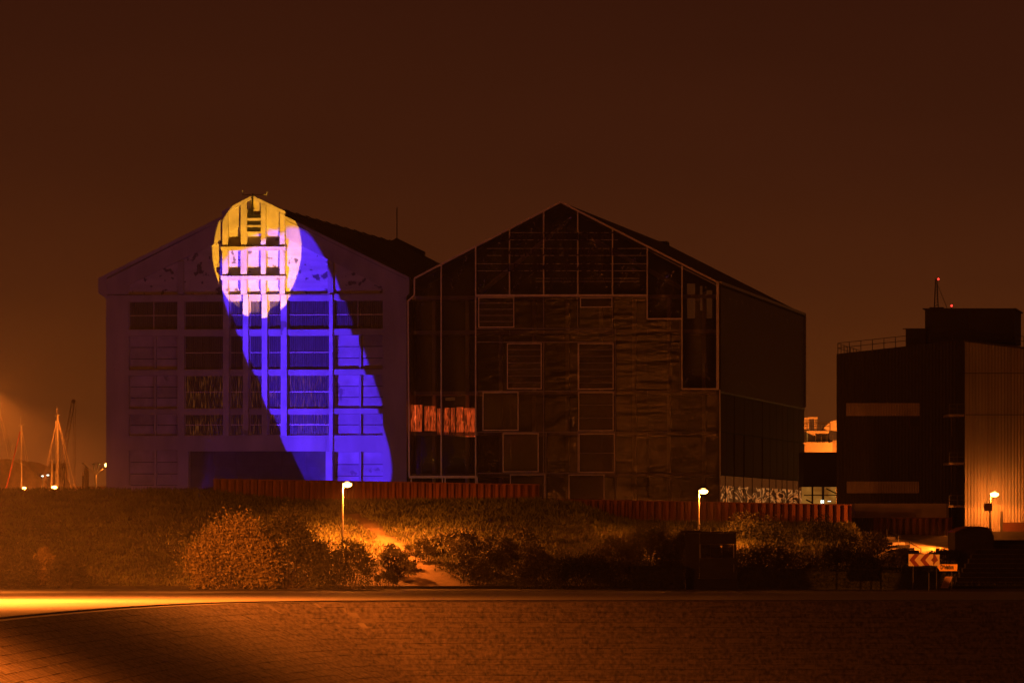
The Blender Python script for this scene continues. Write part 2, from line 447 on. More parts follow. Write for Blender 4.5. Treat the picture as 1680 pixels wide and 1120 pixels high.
# pale kerb stones along the basin edge
kb = MB(); ls = np.linspace(0, KL[-1], 150)
for a, b in zip(ls, ls[1:]):
    q = [off(a, -.12), off(b, -.12), off(b, .12), off(a, .12)]
    kb.prism_z([tuple(x) for x in q], -4.7, -4.41)
o = kb.build('kerb', M['kerb']); tag(o, kind='structure')
# the sloping stone revetment: mortar bed, coping strip, slabs
rev = empty('revetment', (0, 0, 0)); tag(rev, kind='structure')
bed = MB(); ds = [.12, .9, 4, 8, 13.2]
pts = [[(*off(l, d), revz(d) - .016) for d in ds] for l in ls]
for i in range(len(ls) - 1):
    for j in range(len(ds) - 1):
        bed.add([pts[i][j], pts[i + 1][j], pts[i + 1][j + 1], pts[i][j + 1]], [(0, 1, 2, 3)])
bed.build('mortar_bed', M['mortar'], rev)
cop = MB()
for a, b in zip(ls, ls[1:]):
    q = [off(a, .125), off(b - .02, .125), off(b - .02, .92), off(a, .92)]
    cop.prism_z([tuple(x) for x in q], -4.60, -4.50)
cop.build('coping', M['kerb'], rev)
slabs = []
ROW, SLB = .66, 1.35
for k in range(19):
    d0 = .95 + k * ROW; d1 = d0 + ROW - .035
    dm = (d0 + d1) / 2; l = rnd.uniform(0, SLB)
    while l < KL[-1] - 3:
        ll = SLB * rnd.uniform(.6, 1.35)
        # joints run at right angles to the row
        scale_ = 1.0
        a, b = l, l + ll
        c = off((a + b) / 2, dm)
        px = CX + FPX * c[0] / max(c[1], 1); py = HY - FPX * revz(dm) / max(c[1], 1)
        if -60 < px < 1740 and py < 1160 and c[1] > 150:
            slabs.append((np.hypot(c[0], c[1]), a, b - .035, d0, d1, rnd.uniform(-.006, .010), c))
        l += ll
slabs.sort(key=lambda s: s[0])
def slab_mesh(mb, s, org):
    _, a, b, d0, d1, dz, c = s
    q = [(off(a, d0), d0), (off(b, d0), d0), (off(b, d1), d1), (off(a, d1), d1)]
    t = [(p[0] - org[0], p[1] - org[1], revz(d) + dz - org[2]) for p, d in q]
    bt = [(x, y, z - .08) for x, y, z in t]
    mb.add(bt + t, [(3, 2, 1, 0), (4, 5, 6, 7), (0, 1, 5, 4), (1, 2, 6, 5), (2, 3, 7, 6), (3, 0, 4, 7)])
rest = MB()
for i, s in enumerate(slabs):
    if i < 300:
        mb = MB(); org = (s[6][0], s[6][1], revz((s[3] + s[4]) / 2))
        slab_mesh(mb, s, org); mb.build('slab', M['slab'], rev, loc=org)
    else:
        slab_mesh(rest, s, (0, 0, 0))
o = rest.build('slab_field', M['slab'], rev); o['kind'] = 'stuff'

# yard under the halls and towards the right
o = MB().box(-44, 18, 452, 640, -6, ZB - .005).build('yard', M['ground']); tag(o, kind='structure')
o = MB().box(18.01, 120, 452, 579, -6, -.75).build('lower_yard', M['ground']); tag(o, kind='structure')

# ---------------------------------------------------------------- concrete hall
A = Frm(174)
hall = empty('concrete_hall', A.loc, -TH, 'old concrete hall with tall gabled front, floodlit in yellow and blue', 'hall')
XW0, XW1 = A.x(174), A.x(667)
cols = [(211, 291), (302, 366), (377, 399), (409, 430), (440, 461), (472, 540), (547, 628)]
rows = [(493, 540), (550, 606), (615, 670), (679, 714)]
ZTOP = A.z(420, 483)
def rect(px0, px1, py0, py1, ref=420):
    return (A.x(px0), A.x(px1), A.z(ref, py1), A.z(ref, py0))
holes = [rect(c0, c1, r0, r1) for c0, c1 in cols for r0, r1 in rows]
holes += [rect(211, 291, 738, 796), rect(547, 628, 741, 796), (A.x(309), A.x(535), .0, A.z(420, 740))]
def grid_wall(x0, x1, z0, z1, holes, y0, y1):
    xs = sorted({x0, x1, *[h[0] for h in holes], *[h[1] for h in holes]}); zs = sorted({z0, z1, *[h[2] for h in holes], *[h[3] for h in holes]})
    xs = [x for x in xs if x0 <= x <= x1]; zs = [z for z in zs if z0 <= z <= z1]
    def full(i, j):
        if i < 0 or j < 0 or i >= len(xs) - 1 or j >= len(zs) - 1: return False
        cx, cz = (xs[i] + xs[i + 1]) / 2, (zs[j] + zs[j + 1]) / 2
        return not any(h[0] < cx < h[1] and h[2] < cz < h[3] for h in holes)
    mb = MB()
    for i in range(len(xs) - 1):
        for j in range(len(zs) - 1):
            if not full(i, j): continue
            a, b, c, d = xs[i], xs[i + 1], zs[j], zs[j + 1]
            mb.add([(a, y0, c), (b, y0, c), (b, y0, d), (a, y0, d)], [(0, 1, 2, 3)])
            mb.add([(a, y1, c), (b, y1, c), (b, y1, d), (a, y1, d)], [(3, 2, 1, 0)])
            if not full(i - 1, j): mb.add([(a, y0, c), (a, y0, d), (a, y1, d), (a, y1, c)], [(0, 1, 2, 3)])
            if not full(i + 1, j): mb.add([(b, y0, c), (b, y0, d), (b, y1, d), (b, y1, c)], [(3, 2, 1, 0)])
            if not full(i, j - 1): mb.add([(a, y0, c), (b, y0, c), (b, y1, c), (a, y1, c)], [(3, 2, 1, 0)])
            if not full(i, j + 1): mb.add([(a, y0, d), (b, y0, d), (b, y1, d), (a, y1, d)], [(0, 1, 2, 3)])
    return mb
grid_wall(XW0, XW1, 0, ZTOP, holes, 0, .98).build('front_wall', M['concrete'], hall)
MB().box(XW0 + .05, XW1 - .05, 1.0, 1.1, .02, ZTOP).build('back_lining', M['dark'], hall)
# gable infill, raking beams, coping
gi = [A.p(x, y) for x, y in ((182, 482.9), (182, 462), (366, 362), (367, 352), (415, 328), (467, 352), (468, 362), (663, 460), (663, 482.9))]
MB().prism(gi, .34, .6).build('gable_infill', M['concrete_gable'], hall)
def rake(pts, y0, y1, name, m): return MB().prism([A.p(x, y) for x, y in pts], y0, y1).build(name, m, hall)
rake([(176, 458), (366.5, 360), (366.5, 393), (211, 467), (211, 482.8), (176, 482.8)], .03, .338, 'raking_beam', M['concrete'])
rake([(468, 361), (664, 457), (664, 482.8), (628, 482.8), (628, 471), (468, 390)], .03, .338, 'raking_beam', M['concrete'])
rake([(367, 352), (415, 327), (415, 361), (367, 385)], .1, .338, 'raking_beam', M['concrete_rib'])
rake([(415.1, 327), (467, 352), (467, 385), (415.1, 361)], .1, .338, 'raking_beam', M['concrete_rib'])
rake([(164, 455.5), (366, 354.5), (366, 360), (164, 461)], -.25, .7, 'coping', M['concrete'])
rake([(468, 354.5), (672, 455), (672, 460), (468, 360)], -.25, .7, 'coping', M['concrete'])
rake([(365.6, 347), (415, 321), (415, 327), (365.6, 352.5)], -.34, .7, 'coping', M['concrete_rib'])
rake([(415, 321), (468.6, 347), (468.6, 352.5), (415, 327)], -.34, .7, 'coping', M['concrete_rib'])
for xs_ in ((162, 176), (664, 676)):
    a, b = xs_; in_ = 176 if a < 400 else 664
    pts_ = [(162, 455.5), (176, 455.5), (176, 490), (162, 481)] if a < 400 else [(664, 458), (672, 458), (672, 481), (664, 490)]
    rake(pts_, -.2, .9, 'eave_block', M['concrete'])
# ribs of the gable
ZL1, ZL2 = 405, 453
def rib(px0, px1, py0, py1, y0, y1, name='rib', m='concrete_rib', py0b=None):
    p0b = py0 if py0b is None else py0b
    MB().prism([A.p(px0, py0), A.p(px1, p0b), A.p(px1, py1), A.p(px0, py1)], y0, y1).build(name, M[m], hall)
def central_top(px): return 349 - (px - 367) * .535 + 3.5 if px < 415 else 323.5 + (px - 415) * .5 + 3.5
for a, b in ((366, 375), (396, 406), (429, 437), (460, 468)):
    rib(a, b, central_top(a), ZL1 - .3, -.32, .336, py0b=central_top(b))
    rib(a, b, 411.2, ZL2 - .3, -.32, .336)
    rib(a, b, 459.6, 482.6, -.32, .336)
for a, b in ((367, 376.5), (399.5, 408.5), (430.5, 439.5), (461.5, 471.5)):
    rib(a, b, 483.2, 714, -.32, -.004, 'pier')
rib(364, 470, ZL1, 411, -.5, .335, 'ledge')
rib(364, 470, ZL2, 459.4, -.5, .335, 'ledge')
rib(292, 301, 429, 482.8, .0, .336, m='concrete'); rib(537.5, 546.5, 424, 482.8, .0, .336, m='concrete')
rib(540.5, 546.5, 483.4, 740, -.24, -.004, 'pier'); rib(535, 546, 740.4, 835, -.24, -.004, 'pier')
rib(472, 540, 484, 492.5, -.06, -.004, 'beam', 'concrete'); rib(472, 540, 540.5, 549.5, -.08, -.004, 'beam', 'concrete')
rib(472, 540, 606.5, 614.5, -.08, -.004, 'beam', 'concrete'); rib(472, 540, 670.5, 678.5, -.08, -.004, 'beam', 'concrete')
rib(309, 534.8, 718, 739.9, -.06, -.004, 'beam', 'concrete')
# bell-cote louvre bars in the middle bay
for y0, y1 in ((358, 362.3), (369.3, 373), (380, 382.5)): rib(406.2, 428.8, y0, y1, -.25, .33, 'louvre_bar')
for y0, y1 in ((352.5, 357.7), (362.7, 369), (373.4, 379.7)): rib(406.2, 428.8, y0, y1, -.18, .33, 'dark_louvre', 'black')
mb = MB(); xm = A.x(415.8); mb.tube((xm, -.42, A.z(416, 353)), (xm, -.42, A.z(416, 318)), .07)
mb.box(xm - .35, xm - .08, -.55, -.25, A.z(416, 352), A.z(416, 343)); mb.prism([(xm + .02, A.z(416, 352.4)), (xm + .3, A.z(416, 352.4)), (xm + .02, A.z(416, 346))], -.5, -.3)
mb.build('bell_bracket', M['black'], hall)
mb = MB(); zz = A.z(415, 319.5)
mb.path([(A.x(397), .2, A.z(397, 312)), (A.x(397), .2, zz + .15), (A.x(398.5), .2, zz), (A.x(436), .2, zz), (A.x(437.5), .2, zz + .12), (A.x(437.5), .2, A.z(437, 314))], .045)
mb.build('lightning_rod', M['steel'], hall)
# windows: ribbed translucent sheet with a transom and a frame
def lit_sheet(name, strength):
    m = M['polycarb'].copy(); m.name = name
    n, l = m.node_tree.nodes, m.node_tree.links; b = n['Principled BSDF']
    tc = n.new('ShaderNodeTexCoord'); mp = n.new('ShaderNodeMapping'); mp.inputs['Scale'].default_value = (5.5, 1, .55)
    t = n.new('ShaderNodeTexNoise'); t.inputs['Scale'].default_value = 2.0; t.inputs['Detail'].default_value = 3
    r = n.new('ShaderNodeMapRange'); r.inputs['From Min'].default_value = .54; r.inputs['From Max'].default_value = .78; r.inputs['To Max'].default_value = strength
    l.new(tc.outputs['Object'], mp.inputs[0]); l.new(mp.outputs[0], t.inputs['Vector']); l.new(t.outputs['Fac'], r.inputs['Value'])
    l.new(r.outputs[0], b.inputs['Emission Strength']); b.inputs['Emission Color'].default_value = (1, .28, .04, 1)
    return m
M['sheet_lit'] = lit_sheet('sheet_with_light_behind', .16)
def window(c0, c1, r0, r1, ref=420, mull=None, m='polycarb'):
    x0, x1, z0, z1 = rect(c0, c1, r0, r1)
    wd = MB().corr(x0 + .05, x1 - .05, z0 + .05, z1 - .05, .40, .155, .06).build('window', M[m], hall)
    zm = (z0 + z1) / 2
    MB().box(x0 + .02, x1 - .02, .33, .395, zm - .035, zm + .035).build('transom', M['alu'], wd)
    fr = MB()
    fr.box(x0, x1, .33, .46, z0, z0 + .06); fr.box(x0, x1, .33, .46, z1 - .06, z1); fr.box(x0, x0 + .05, .33, .46, z0 + .06, z1 - .06); fr.box(x1 - .05, x1, .33, .46, z0 + .06, z1 - .06)
    if mull: fr.box(A.x(mull) - .05, A.x(mull) + .05, .32, .39, z0 + .06, z1 - .06)
    fr.build('frame', M['concrete'], wd)
    return wd
def panels(c0, c1, r0, r1, joints, m0):
    x0, x1, _, _ = rect(c0, c1, r0, r1)
    MB().box(A.x(m0) - .09, A.x(m0) + .09, .32, .9, A.z(420, r1) + .002, A.z(420, r0) - .002).build('mullion', M['concrete'], hall)
    zs_ = [r0] + joints + [r1]
    for a, b in zip(zs_, zs_[1:]):
        zt, zb_ = A.z(420, a), A.z(420, b)
        for xa, xb in ((x0 + .01, A.x(m0) - .1), (A.x(m0) + .1, x1 - .01)):
            # each board leans a little: bottom edge proud
            y = .66 + rnd.uniform(-.02, .02)
            MB().add([(xa, y - .07, zb_ + .05), (xb, y - .07, zb_ + .05), (xb, y, zt - .01), (xa, y, zt - .01),
                      (xa, y + .16, zb_ + .05), (xb, y + .16, zb_ + .05), (xb, y + .16, zt - .01), (xa, y + .16, zt - .01)],
                     [(0, 1, 2, 3), (7, 6, 5, 4), (0, 4, 5, 1), (1, 5, 6, 2), (2, 6, 7, 3), (3, 7, 4, 0)]).build('concrete_panel', M['conc_panel'], hall)
for ci, (c0, c1) in enumerate(cols):
    for ri, (r0, r1) in enumerate(rows):
        if ci in (0, 6) and ri > 0: continue
        window(c0, c1, r0, r1, mull=(251 if ci == 0 else 586) if ci in (0, 6) else None, m='sheet_lit' if ri >= 2 else 'polycarb')
for (c0, c1, m0) in ((211, 291, 253), (547, 628, 589.5)):
    panels(c0, c1, 550, 606, [569, 588], m0); panels(c0, c1, 615, 670, [634, 652], m0); panels(c0, c1, 679, 714, [697], m0)
panels(211, 291, 738, 796, [758, 777], 253); panels(547, 628, 741, 796, [762, 781], 589.5)
# dark loading door at the bottom
x0, x1 = A.x(309), A.x(535)
dr = MB().box(x0, x1, .9, .97, .0, A.z(420, 740)).build('door', M['door'], hall)
for i in range(1, 6):
    xx = x0 + (x1 - x0) * i / 6; MB().box(xx - .05, xx + .05, .84, .9, 0, A.z(420, 740) - .02).build('door_rail', M['dark_steel'], dr)
MB().box(x0, x1, .84, .9, A.z(420, 765), A.z(420, 763)).build('door_rail', M['dark_steel'], dr)
# roof slopes, side wall, rear gable and rear rod
ridge = A.p(416, 330); el_ = A.p(168, 460); er_ = A.p(672, 460)
MB().prism([el_, ridge, (ridge[0], ridge[1] - .35), (el_[0], el_[1] - .35)], .72, LEN - .4).build('roof_slope', M['roof'], hall)
rf = MB().prism([ridge, er_, (er_[0], er_[1] - .35), (ridge[0], ridge[1] - .35)], .72, LEN - .4).build('roof_slope', M['roof'], hall)
mb = MB()
for i in range(1, 15):                          # seams on the right slope
    y = LEN * i / 15; dx, dz = er_[0] - ridge[0], er_[1] - ridge[1]
    mb.add([(ridge[0], y - .07, ridge[1] + .001), (ridge[0], y + .07, ridge[1] + .001), (er_[0], y + .07, er_[1] + .001), (er_[0], y - .07, er_[1] + .001),
            (ridge[0], y - .07, ridge[1] + .12), (ridge[0], y + .07, ridge[1] + .12), (er_[0], y + .07, er_[1] + .12), (er_[0], y - .07, er_[1] + .12)],
           [(0, 1, 2, 3), (4, 7, 6, 5), (0, 3, 7, 4), (1, 5, 6, 2), (0, 4, 5, 1), (2, 6, 7, 3)])
o = mb.build('roof_seam', M['roof'], rf)
MB().box(XW0, XW0 + .5, .8, LEN, 0, A.z(174, 470)).build('side_wall', M['concrete'], hall)
MB().box(XW1 - .5, XW1, .8, LEN, 0, A.z(660, 470)).build('side_wall', M['concrete'], hall)
rg = [A.p(x, y) for x, y in ((164, 457), (366, 355), (366, 347), (415, 321), (468, 347), (468, 355), (672, 457), (672, 475), (164, 475))]
MB().prism(rg, LEN - .3, LEN + .2).build('rear_gable', M['roof'], hall)
MB().box(XW0 + .02, XW1 - .02, LEN - .28, LEN, 0, rg[7][1] - .01).build('rear_wall', M['concrete'], hall)
MB().tube((A.x(415), LEN, rg[3][1]), (A.x(415), LEN, rg[3][1] + 2.9), .05).build('rear_rod', M['dark_steel'], hall)

# ---------------------------------------------------------------- glass hall
B = Frm(1181)
gh = empty('glass_hall', B.loc, -TH, 'dark transparent-fronted hall with the same gable, lettering under its ridge', 'hall')
def bz(px, py): return B.z(px, py)
def bp(px, py): return B.p(px, py)
roofL = lambda px: 455.5 - (px - 680) * (125.5 / 240.0)
roofR = lambda px: 330 + (px - 920) * (133.0 / 257.0)
def ry(px): return roofL(px) if px < 920 else roofR(px)
MUL = [724, 780.5, 836, 892, 948, 1005, 1062, 1119]
BOT = {724: 781, 780.5: 826, 836: 484, 892: 484, 948: 484, 1005: 484, 1062: 523, 1119: 638}
for m_ in MUL:
    x = B.x(m_)
    MB().box(x - .055, x + .055, -.08, .10, bz(m_, BOT[m_]), bz(m_, ry(m_)) - .08).build('mullion', M['alu'], gh)
def bar(p0, p1, wv=.12, y0=-.09, y1=.09, name='frame_bar', m='alu'):
    (xa, za), (xb, zb_) = bp(*p0), bp(*p1)
    dx, dz = xb - xa, zb_ - za; L_ = math.hypot(dx, dz); nx_, nz_ = -dz / L_ * wv / 2, dx / L_ * wv / 2
    return MB().prism([(xa + nx_, za + nz_), (xb + nx_, zb_ + nz_), (xb - nx_, zb_ - nz_), (xa - nx_, za - nz_)], y0, y1).build(name, M[m], gh)
bar((680, 456.5), (920, 331.5), .15, name='verge'); bar((920, 331.5), (1180, 464.5), .15, name='verge')
bar((680, 457), (680, 484), .13); bar((680, 484), (669.5, 494), .13); bar((669.5, 494), (671.5, 781), .13)
bar((671, 782), (783, 782), .2); bar((783, 782), (783, 826), .14)
for q in (675, 726, 730.5): bar((q, 784), (q, 835), .1)
bar((780, 484.5), (1062, 484.5), .16); bar((780, 487), (1062, 487), .05, m='alu_dim')
bar((1062, 523), (1119, 523), .13); bar((1119, 638), (1178, 638), .13); bar((1116, 526), (1116, 638), .06, m='alu_dim')
bar((1177.6, 464), (1177.6, 639), .22, -.14, .14, name='corner_post'); bar((1181, 639), (1181.6, 835), .08, name='corner_post')
for y_ in (539, 561): bar((781, y_), (1006, y_), .07, m='alu_dim')
for y_ in (641.5, 708.5, 776): bar((783, y_), (1008, y_), .07, m='alu_dim')
for q, a, b in ((892, 487, 538), (948, 487, 538), (1005, 487, 538), (892, 562, 828), (948, 562, 640), (1009.5, 540, 828), (896, 709, 828), (948, 706, 775)):
    bar((q, a), (q, b), .06, m='alu_dim')
# framed opening lights with their louvre wires
def flight(x0, x1, y0, y1, lou=0):
    xa, xb, za, zb_ = B.x(x0), B.x(x1), bz(900, y1), bz(900, y0); t = .055
    mb = MB(); mb.box(xa, xb, -.14, .0, za, za + t * 1.4); mb.box(xa, xb, -.14, .0, zb_ - t * 1.4, zb_); mb.box(xa, xa + t * 1.4, -.14, .0, za + t * 1.4, zb_ - t * 1.4); mb.box(xb - t * 1.4, xb, -.14, .0, za + t * 1.4, zb_ - t * 1.4)
    wdw = mb.build('window', M['alu'], gh)
    MB().box(xa + .08, xb - .08, -.09, -.06, za + .08, zb_ - .08).build('pane', M['cushion'], wdw)
    for i in range(lou):
        z = za + (zb_ - za) * (i + 1) / (lou + 1)
        MB().box(xa + .08, xb - .08, -.13, -.1, z - .025, z + .025).build('louvre', M['alu_dim'], wdw)
flight(785, 844, 486.8, 537, 4); flight(952, 1005, 488.5, 505); flight(832, 889, 562.5, 638, 6); flight(949, 1007, 563, 639, 6)
flight(792, 851, 642.5, 706); flight(949, 1007, 643, 707, 2); flight(825, 884, 710, 774); flight(949.5, 1009, 711, 775, 1)
flight(837, 895, 777.5, 826); flight(933, 992, 778, 826)
# foil cushions, pillowed and wrinkled, one per bay
def cushion(pxa, pxb, zbot_py, topf, nu=10, nv=22, name='cushion_panel'):
    xa, xb = B.x(pxa) + .06, B.x(pxb) - .06
    mb = MB(); vs = []; ph = rnd.uniform(0, 6)
    for j in range(nv + 1):
        for i in range(nu + 1):
            u, v = i / nu, j / nv
            x = xa + (xb - xa) * u; pxx = pxa + (pxb - pxa) * u
            z0, z1 = bz(pxx, zbot_py) + .08, bz(pxx, topf(pxx)) - .09
            z = z0 + (z1 - z0) * v
            bulge = (math.sin(math.pi * u) ** .6) * (min(1, min(v, 1 - v) * (z1 - z0) / 1.2)) ** .6
            wr = .035 * math.sin(9 * (u + .3 * v) + ph) * math.sin(15 * v + 3 * u + ph) * math.exp(-6 * min(v, 1 - v))
            vs.append((x, .04 - .30 * bulge + wr, z))
    fs = [(j * (nu + 1) + i, j * (nu + 1) + i + 1, (j + 1) * (nu + 1) + i + 1, (j + 1) * (nu + 1) + i) for j in range(nv) for i in range(nu)]
    mb.add(vs, fs); return mb.build(name, M['cushion'], gh, smooth=True)
edges = [681] + MUL + [1176]
bots = [781, 781, 484, 484, 484, 484, 484, 523, 638]
bots = [781, 781, 484, 484, 484, 484, 484, 523, 638]
for i in range(9):
    cushion(edges[i], edges[i + 1], bots[i], lambda q: ry(q))
cushion(671.5, 680, 781, lambda q: 494, 4, 20)
# crinkles of the foil that catch the lamps
M['crinkle'] = mat('foil_crinkle', (.9, .85, .8), .2, .85, var=.2, scale=5)
def crinkles(parent, lines, n, size, name='foil_crinkles'):
    pts = []
    for (x0, z0), (x1, z1), y, k in lines:
        t = rng.uniform(0, 1, k)
        pts.append(np.stack([x0 + (x1 - x0) * t + rng.normal(size=k) * .09, np.full(k, y) + rng.normal(size=k) * .02, z0 + (z1 - z0) * t + rng.normal(size=k) * .09], -1))
    o = leaves_mesh(name, np.concatenate(pts), size, M['crinkle'], parent, up=.6, asp=2.6); o['kind'] = 'stuff'
    return o
# lower corrugated clear skin, panel by panel
def skin(px0, px1, py0, py1, y=.14):
    MB().corr(B.x(px0) + .02, B.x(px1) - .02, bz(900, py1), bz(900, py0), y, .17, .035).build('skin_panel', M['lower_skin'], gh)
for a, b, y0, y1 in ((781, 836, 487, 539), (836, 892, 487, 539), (892, 948, 487, 539), (948, 1005, 487, 539), (1005, 1062, 487, 561), (1062, 1117, 526, 561),
                     (781, 836, 541, 561), (836, 892, 541, 561), (892, 948, 541, 561), (948, 1005, 541, 561)):
    skin(a, b, y0, y1)
for y0, y1 in ((562, 640), (642, 707), (709, 775), (777, 828)):
    for a, b in ((783, 836), (836, 892), (892, 948), (948, 1008), (1010, 1062), (1062, 1117)):
        skin(a, b, y0, y1)
    if y0 > 600: skin(1117, 1180, y0, y1)
# structure seen dimly behind the skin
MB().prism([bp(672, 840), bp(672, 490), bp(682, 462), bp(920, 340), bp(1174, 470), bp(1178, 840)], 6.0, 6.2).build('inner_wall', M['dark'], gh)
for y_ in (484, 541, 641, 708, 776): MB().box(B.x(674), B.x(1176), .5, 5.9, bz(900, y_) - .3, bz(900, y_)).build('floor_slab', M['conc_panel'], gh)
for q in (705, 760, 815, 870, 925, 980, 1035, 1092, 1150):
    MB().box(B.x(q) - .15, B.x(q) + .15, 2.2, 2.6, 0, bz(q, max(ry(q) + 18, 484))).build('column', M['conc_panel'], gh)
bar((780, 478), (915, 368), .35, 2.7, 3.0, 'diagonal_brace', 'conc_panel'); bar((925, 368), (1110, 470), .35, 2.7, 3.0, 'diagonal_brace', 'conc_panel')
# emissive panels behind the foil
def lit(px0, px1, pya, pyb, y, m, name='glow_panel', corr=False):
    xa, xb, za, zb_ = B.x(px0, 0), B.x(px1, 0), bz(900, pyb), bz(900, pya)
    mb = MB()
    if corr: mb.corr(xa, xb, za, zb_, y, .12, .05)
    else: mb.box(xa, xb, y, y + .05, za, zb_)
    return mb.build(name, m, gh)
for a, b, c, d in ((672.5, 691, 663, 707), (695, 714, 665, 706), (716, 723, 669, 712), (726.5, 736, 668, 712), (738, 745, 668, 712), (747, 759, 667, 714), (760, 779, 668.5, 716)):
    lit(a, b, c, d, .5, M['painted_reflection'], 'painted_reflection', True)  # reflections painted as glowing strips
lit(729, 745, 651, 656, .5, M['dim_glow']); lit(841, 857, 619, 637, .5, M['dim_glow']); 
lit(1126, 1139, 466, 523, .6, M['dim_glow']); lit(1147, 1151, 470, 510, .6, M['dim_glow']); lit(1158, 1167, 477, 523, .6, M['dim_glow'])  # sky seen through the hall, painted as a weak glow
lit(938, 941, 684, 700, .3, M['dim_glow'])
# roof of the glass hall
r0, r1, r2 = bp(920, 331), bp(676, 460), bp(1183, 464)
MB().prism([r1, r0, (r0[0], r0[1] - .3), (r1[0], r1[1] - .3)], .12, LEN).build('roof_slope', M['roof'], gh)
MB().prism([r0, r2, (r2[0], r2[1] - .3), (r0[0], r0[1] - .3)], .12, LEN).build('roof_slope', M['roof'], gh)
MB().box(B.x(672), -.3, LEN - .3, LEN - .1, 0, r2[1] - .1).build('rear_wall', M['dark'], gh)
MB().box(r0[0] - .2, r0[0] + .5, LEN - 3, LEN - 1, r0[1] - 1, r0[1] + .1).build('roof_vent', M['roof'], gh)
# side wall: local plane x = 0, running back along y
def sz(d, py, px): return (HY - py) / FPX * (RY + d * CT) - ZB
H1 = bz(1181, 463.5); H2 = bz(1181, 643); H3 = bz(1181, 708); H4 = bz(1181, 779)
def side_corr(y0, y1, z0, z1, x, per, dep, name, m):
    mb = MB().corr(y0, y1, z0, z1, 0, per, dep)
    mb.v = [(x - v[1], v[0], v[2]) for v in mb.v]
    return mb.build(name, m, gh)
for i in range(15):
    side_corr(.2 + i * (LEN - .2) / 15, .2 + (i + 1) * (LEN - .2) / 15 - .06, H2 + .05, H1 - .12, .06, .5, .10, 'side_sheet', M['side_skin'])
MB().box(-.5, .14, .15, LEN, H1 - .12, H1 + .1).build('side_gutter', M['alu'], gh)
MB().box(-.3, -.06, .15, LEN, 0, H1 - .12).build('side_lining', M['dark'], gh)
MB().box(-.05, .12, .15, LEN, H2 - .08, H2 + .05).build('side_rail', M['alu_dim'], gh)
sj = [FD(q) for q in (1190, 1204, 1220, 1234, 1250, 1262, 1273, 1283, 1291, 1301, 1310)]
sj = [.2] + sj + [LEN]
for i, (a, b) in enumerate(zip(sj, sj[1:])):
    g = .9 if i in (1, 4) else .25
    MB().box(-.05, .06, a + .05, b - g * .5, H3 + .06, H2 - .1).build('side_panel', M['clad_side'], gh)
    g = 1.5 if i in (1, 2, 4) else .3
    MB().box(-.05, .09, a + .05, b - g * .8, H4 + .06, H3 - .04).build('side_panel', M['clad_side'], gh)
    sg_ = MB().box(-.05, .03, a + .1, b - .6, 0.02, H4 - .03).build('side_glazing', M['mirror'], gh)
    MB().box(.031, .04, a + .2, b - .7, .3, 1.95).build('reflection_pane', M['painted_ripple'], sg_)  # painted ripple reflection laid over the glazing
MB().tube((.1, LEN - .15, sz(LEN, 668, 1320)), (.1, LEN - .15, H1), .14).build('downpipe', M['alu'], gh)
_cl = []
for i in range(9):
    pa, pb = edges[i] + 3, edges[i + 1] - 3; top = ry((pa + pb) / 2); bot = bots[i]
    for (ax_, ay_), (bx_, by_), k in (((pa + 2, bot - 8), ((pa + pb) / 2 - 3, bot - 34), 26), ((pb - 2, bot - 8), ((pa + pb) / 2 + 3, bot - 34), 22), ((pb - 8, ry(pb) + 14), ((pa + pb) / 2 - 4, top + 52), 44), (((pa + pb) / 2 - 12, top + 40), ((pa + pb) / 2 - 10, top + 62), 20), (((pa + pb) / 2 + 8, bot - 44), ((pa + pb) / 2 + 10, bot - 26), 16)):
        if ay_ < ry(ax_) + 6 or by_ < ry(bx_) + 6 or by_ > bot - 4: continue
        _cl.append((bp(ax_, ay_), bp(bx_, by_), -.33, k))
crinkles(gh, _cl, 0, .15)
_o = crinkles(gh, [((1.0 + i * 5, H1 - .9 - (i % 3) * .15), (3.5 + i * 5, H1 - 1.3), 0, 16) for i in range(14)] + [((3 + i * 4, H2 + 1.2), (6 + i * 4, H2 + .9), 0, 12) for i in range(8)], 0, .2)
_c = np.empty(len(_o.data.vertices) * 3); _o.data.vertices.foreach_get('co', _c); _c = _c.reshape(-1, 3)
_c = np.stack([.10 - _c[:, 1] * .3, _c[:, 0] * 1.0, _c[:, 2]], -1); _o.data.vertices.foreach_set('co', _c.reshape(-1)); _o.data.update()
# lettering and its wires
for y_ in (382, 394, 408, 419.5, 433, 444.5): bar((781, y_) if y_ > 430 else (836 if y_ < 400 else 800, y_), (1062 if y_ > 400 else 1015, y_), .03, -.44, -.42, 'wire', 'alu')
for y_ in (457, 462): bar((880, y_), (1050, y_), .03, -.44, -.42, 'wire', 'alu')
def to_mesh(o):
    bpy.context.view_layer.update()
    me = bpy.data.meshes.new_from_object(o.evaluated_get(bpy.context.evaluated_depsgraph_get()))
    c = o.data; nm = o.name; bpy.data.objects.remove(o); bpy.data.curves.remove(c)
    q = bpy.data.objects.new('lettering', me); COL.objects.link(q); bpy.context.view_layer.update(); return q
def lettering(txt, x0, x1, y0, y1, m):
    c = bpy.data.curves.new('lettering', 'FONT'); c.body = txt; c.extrude = .012; c.size = 1; c.offset = .012
    o = bpy.data.objects.new('lettering', c); COL.objects.link(o)
    c.materials.append(m)
    o = to_mesh(o)
    dx, dy = o.dimensions.x, o.dimensions.y
    return o, dx, dy
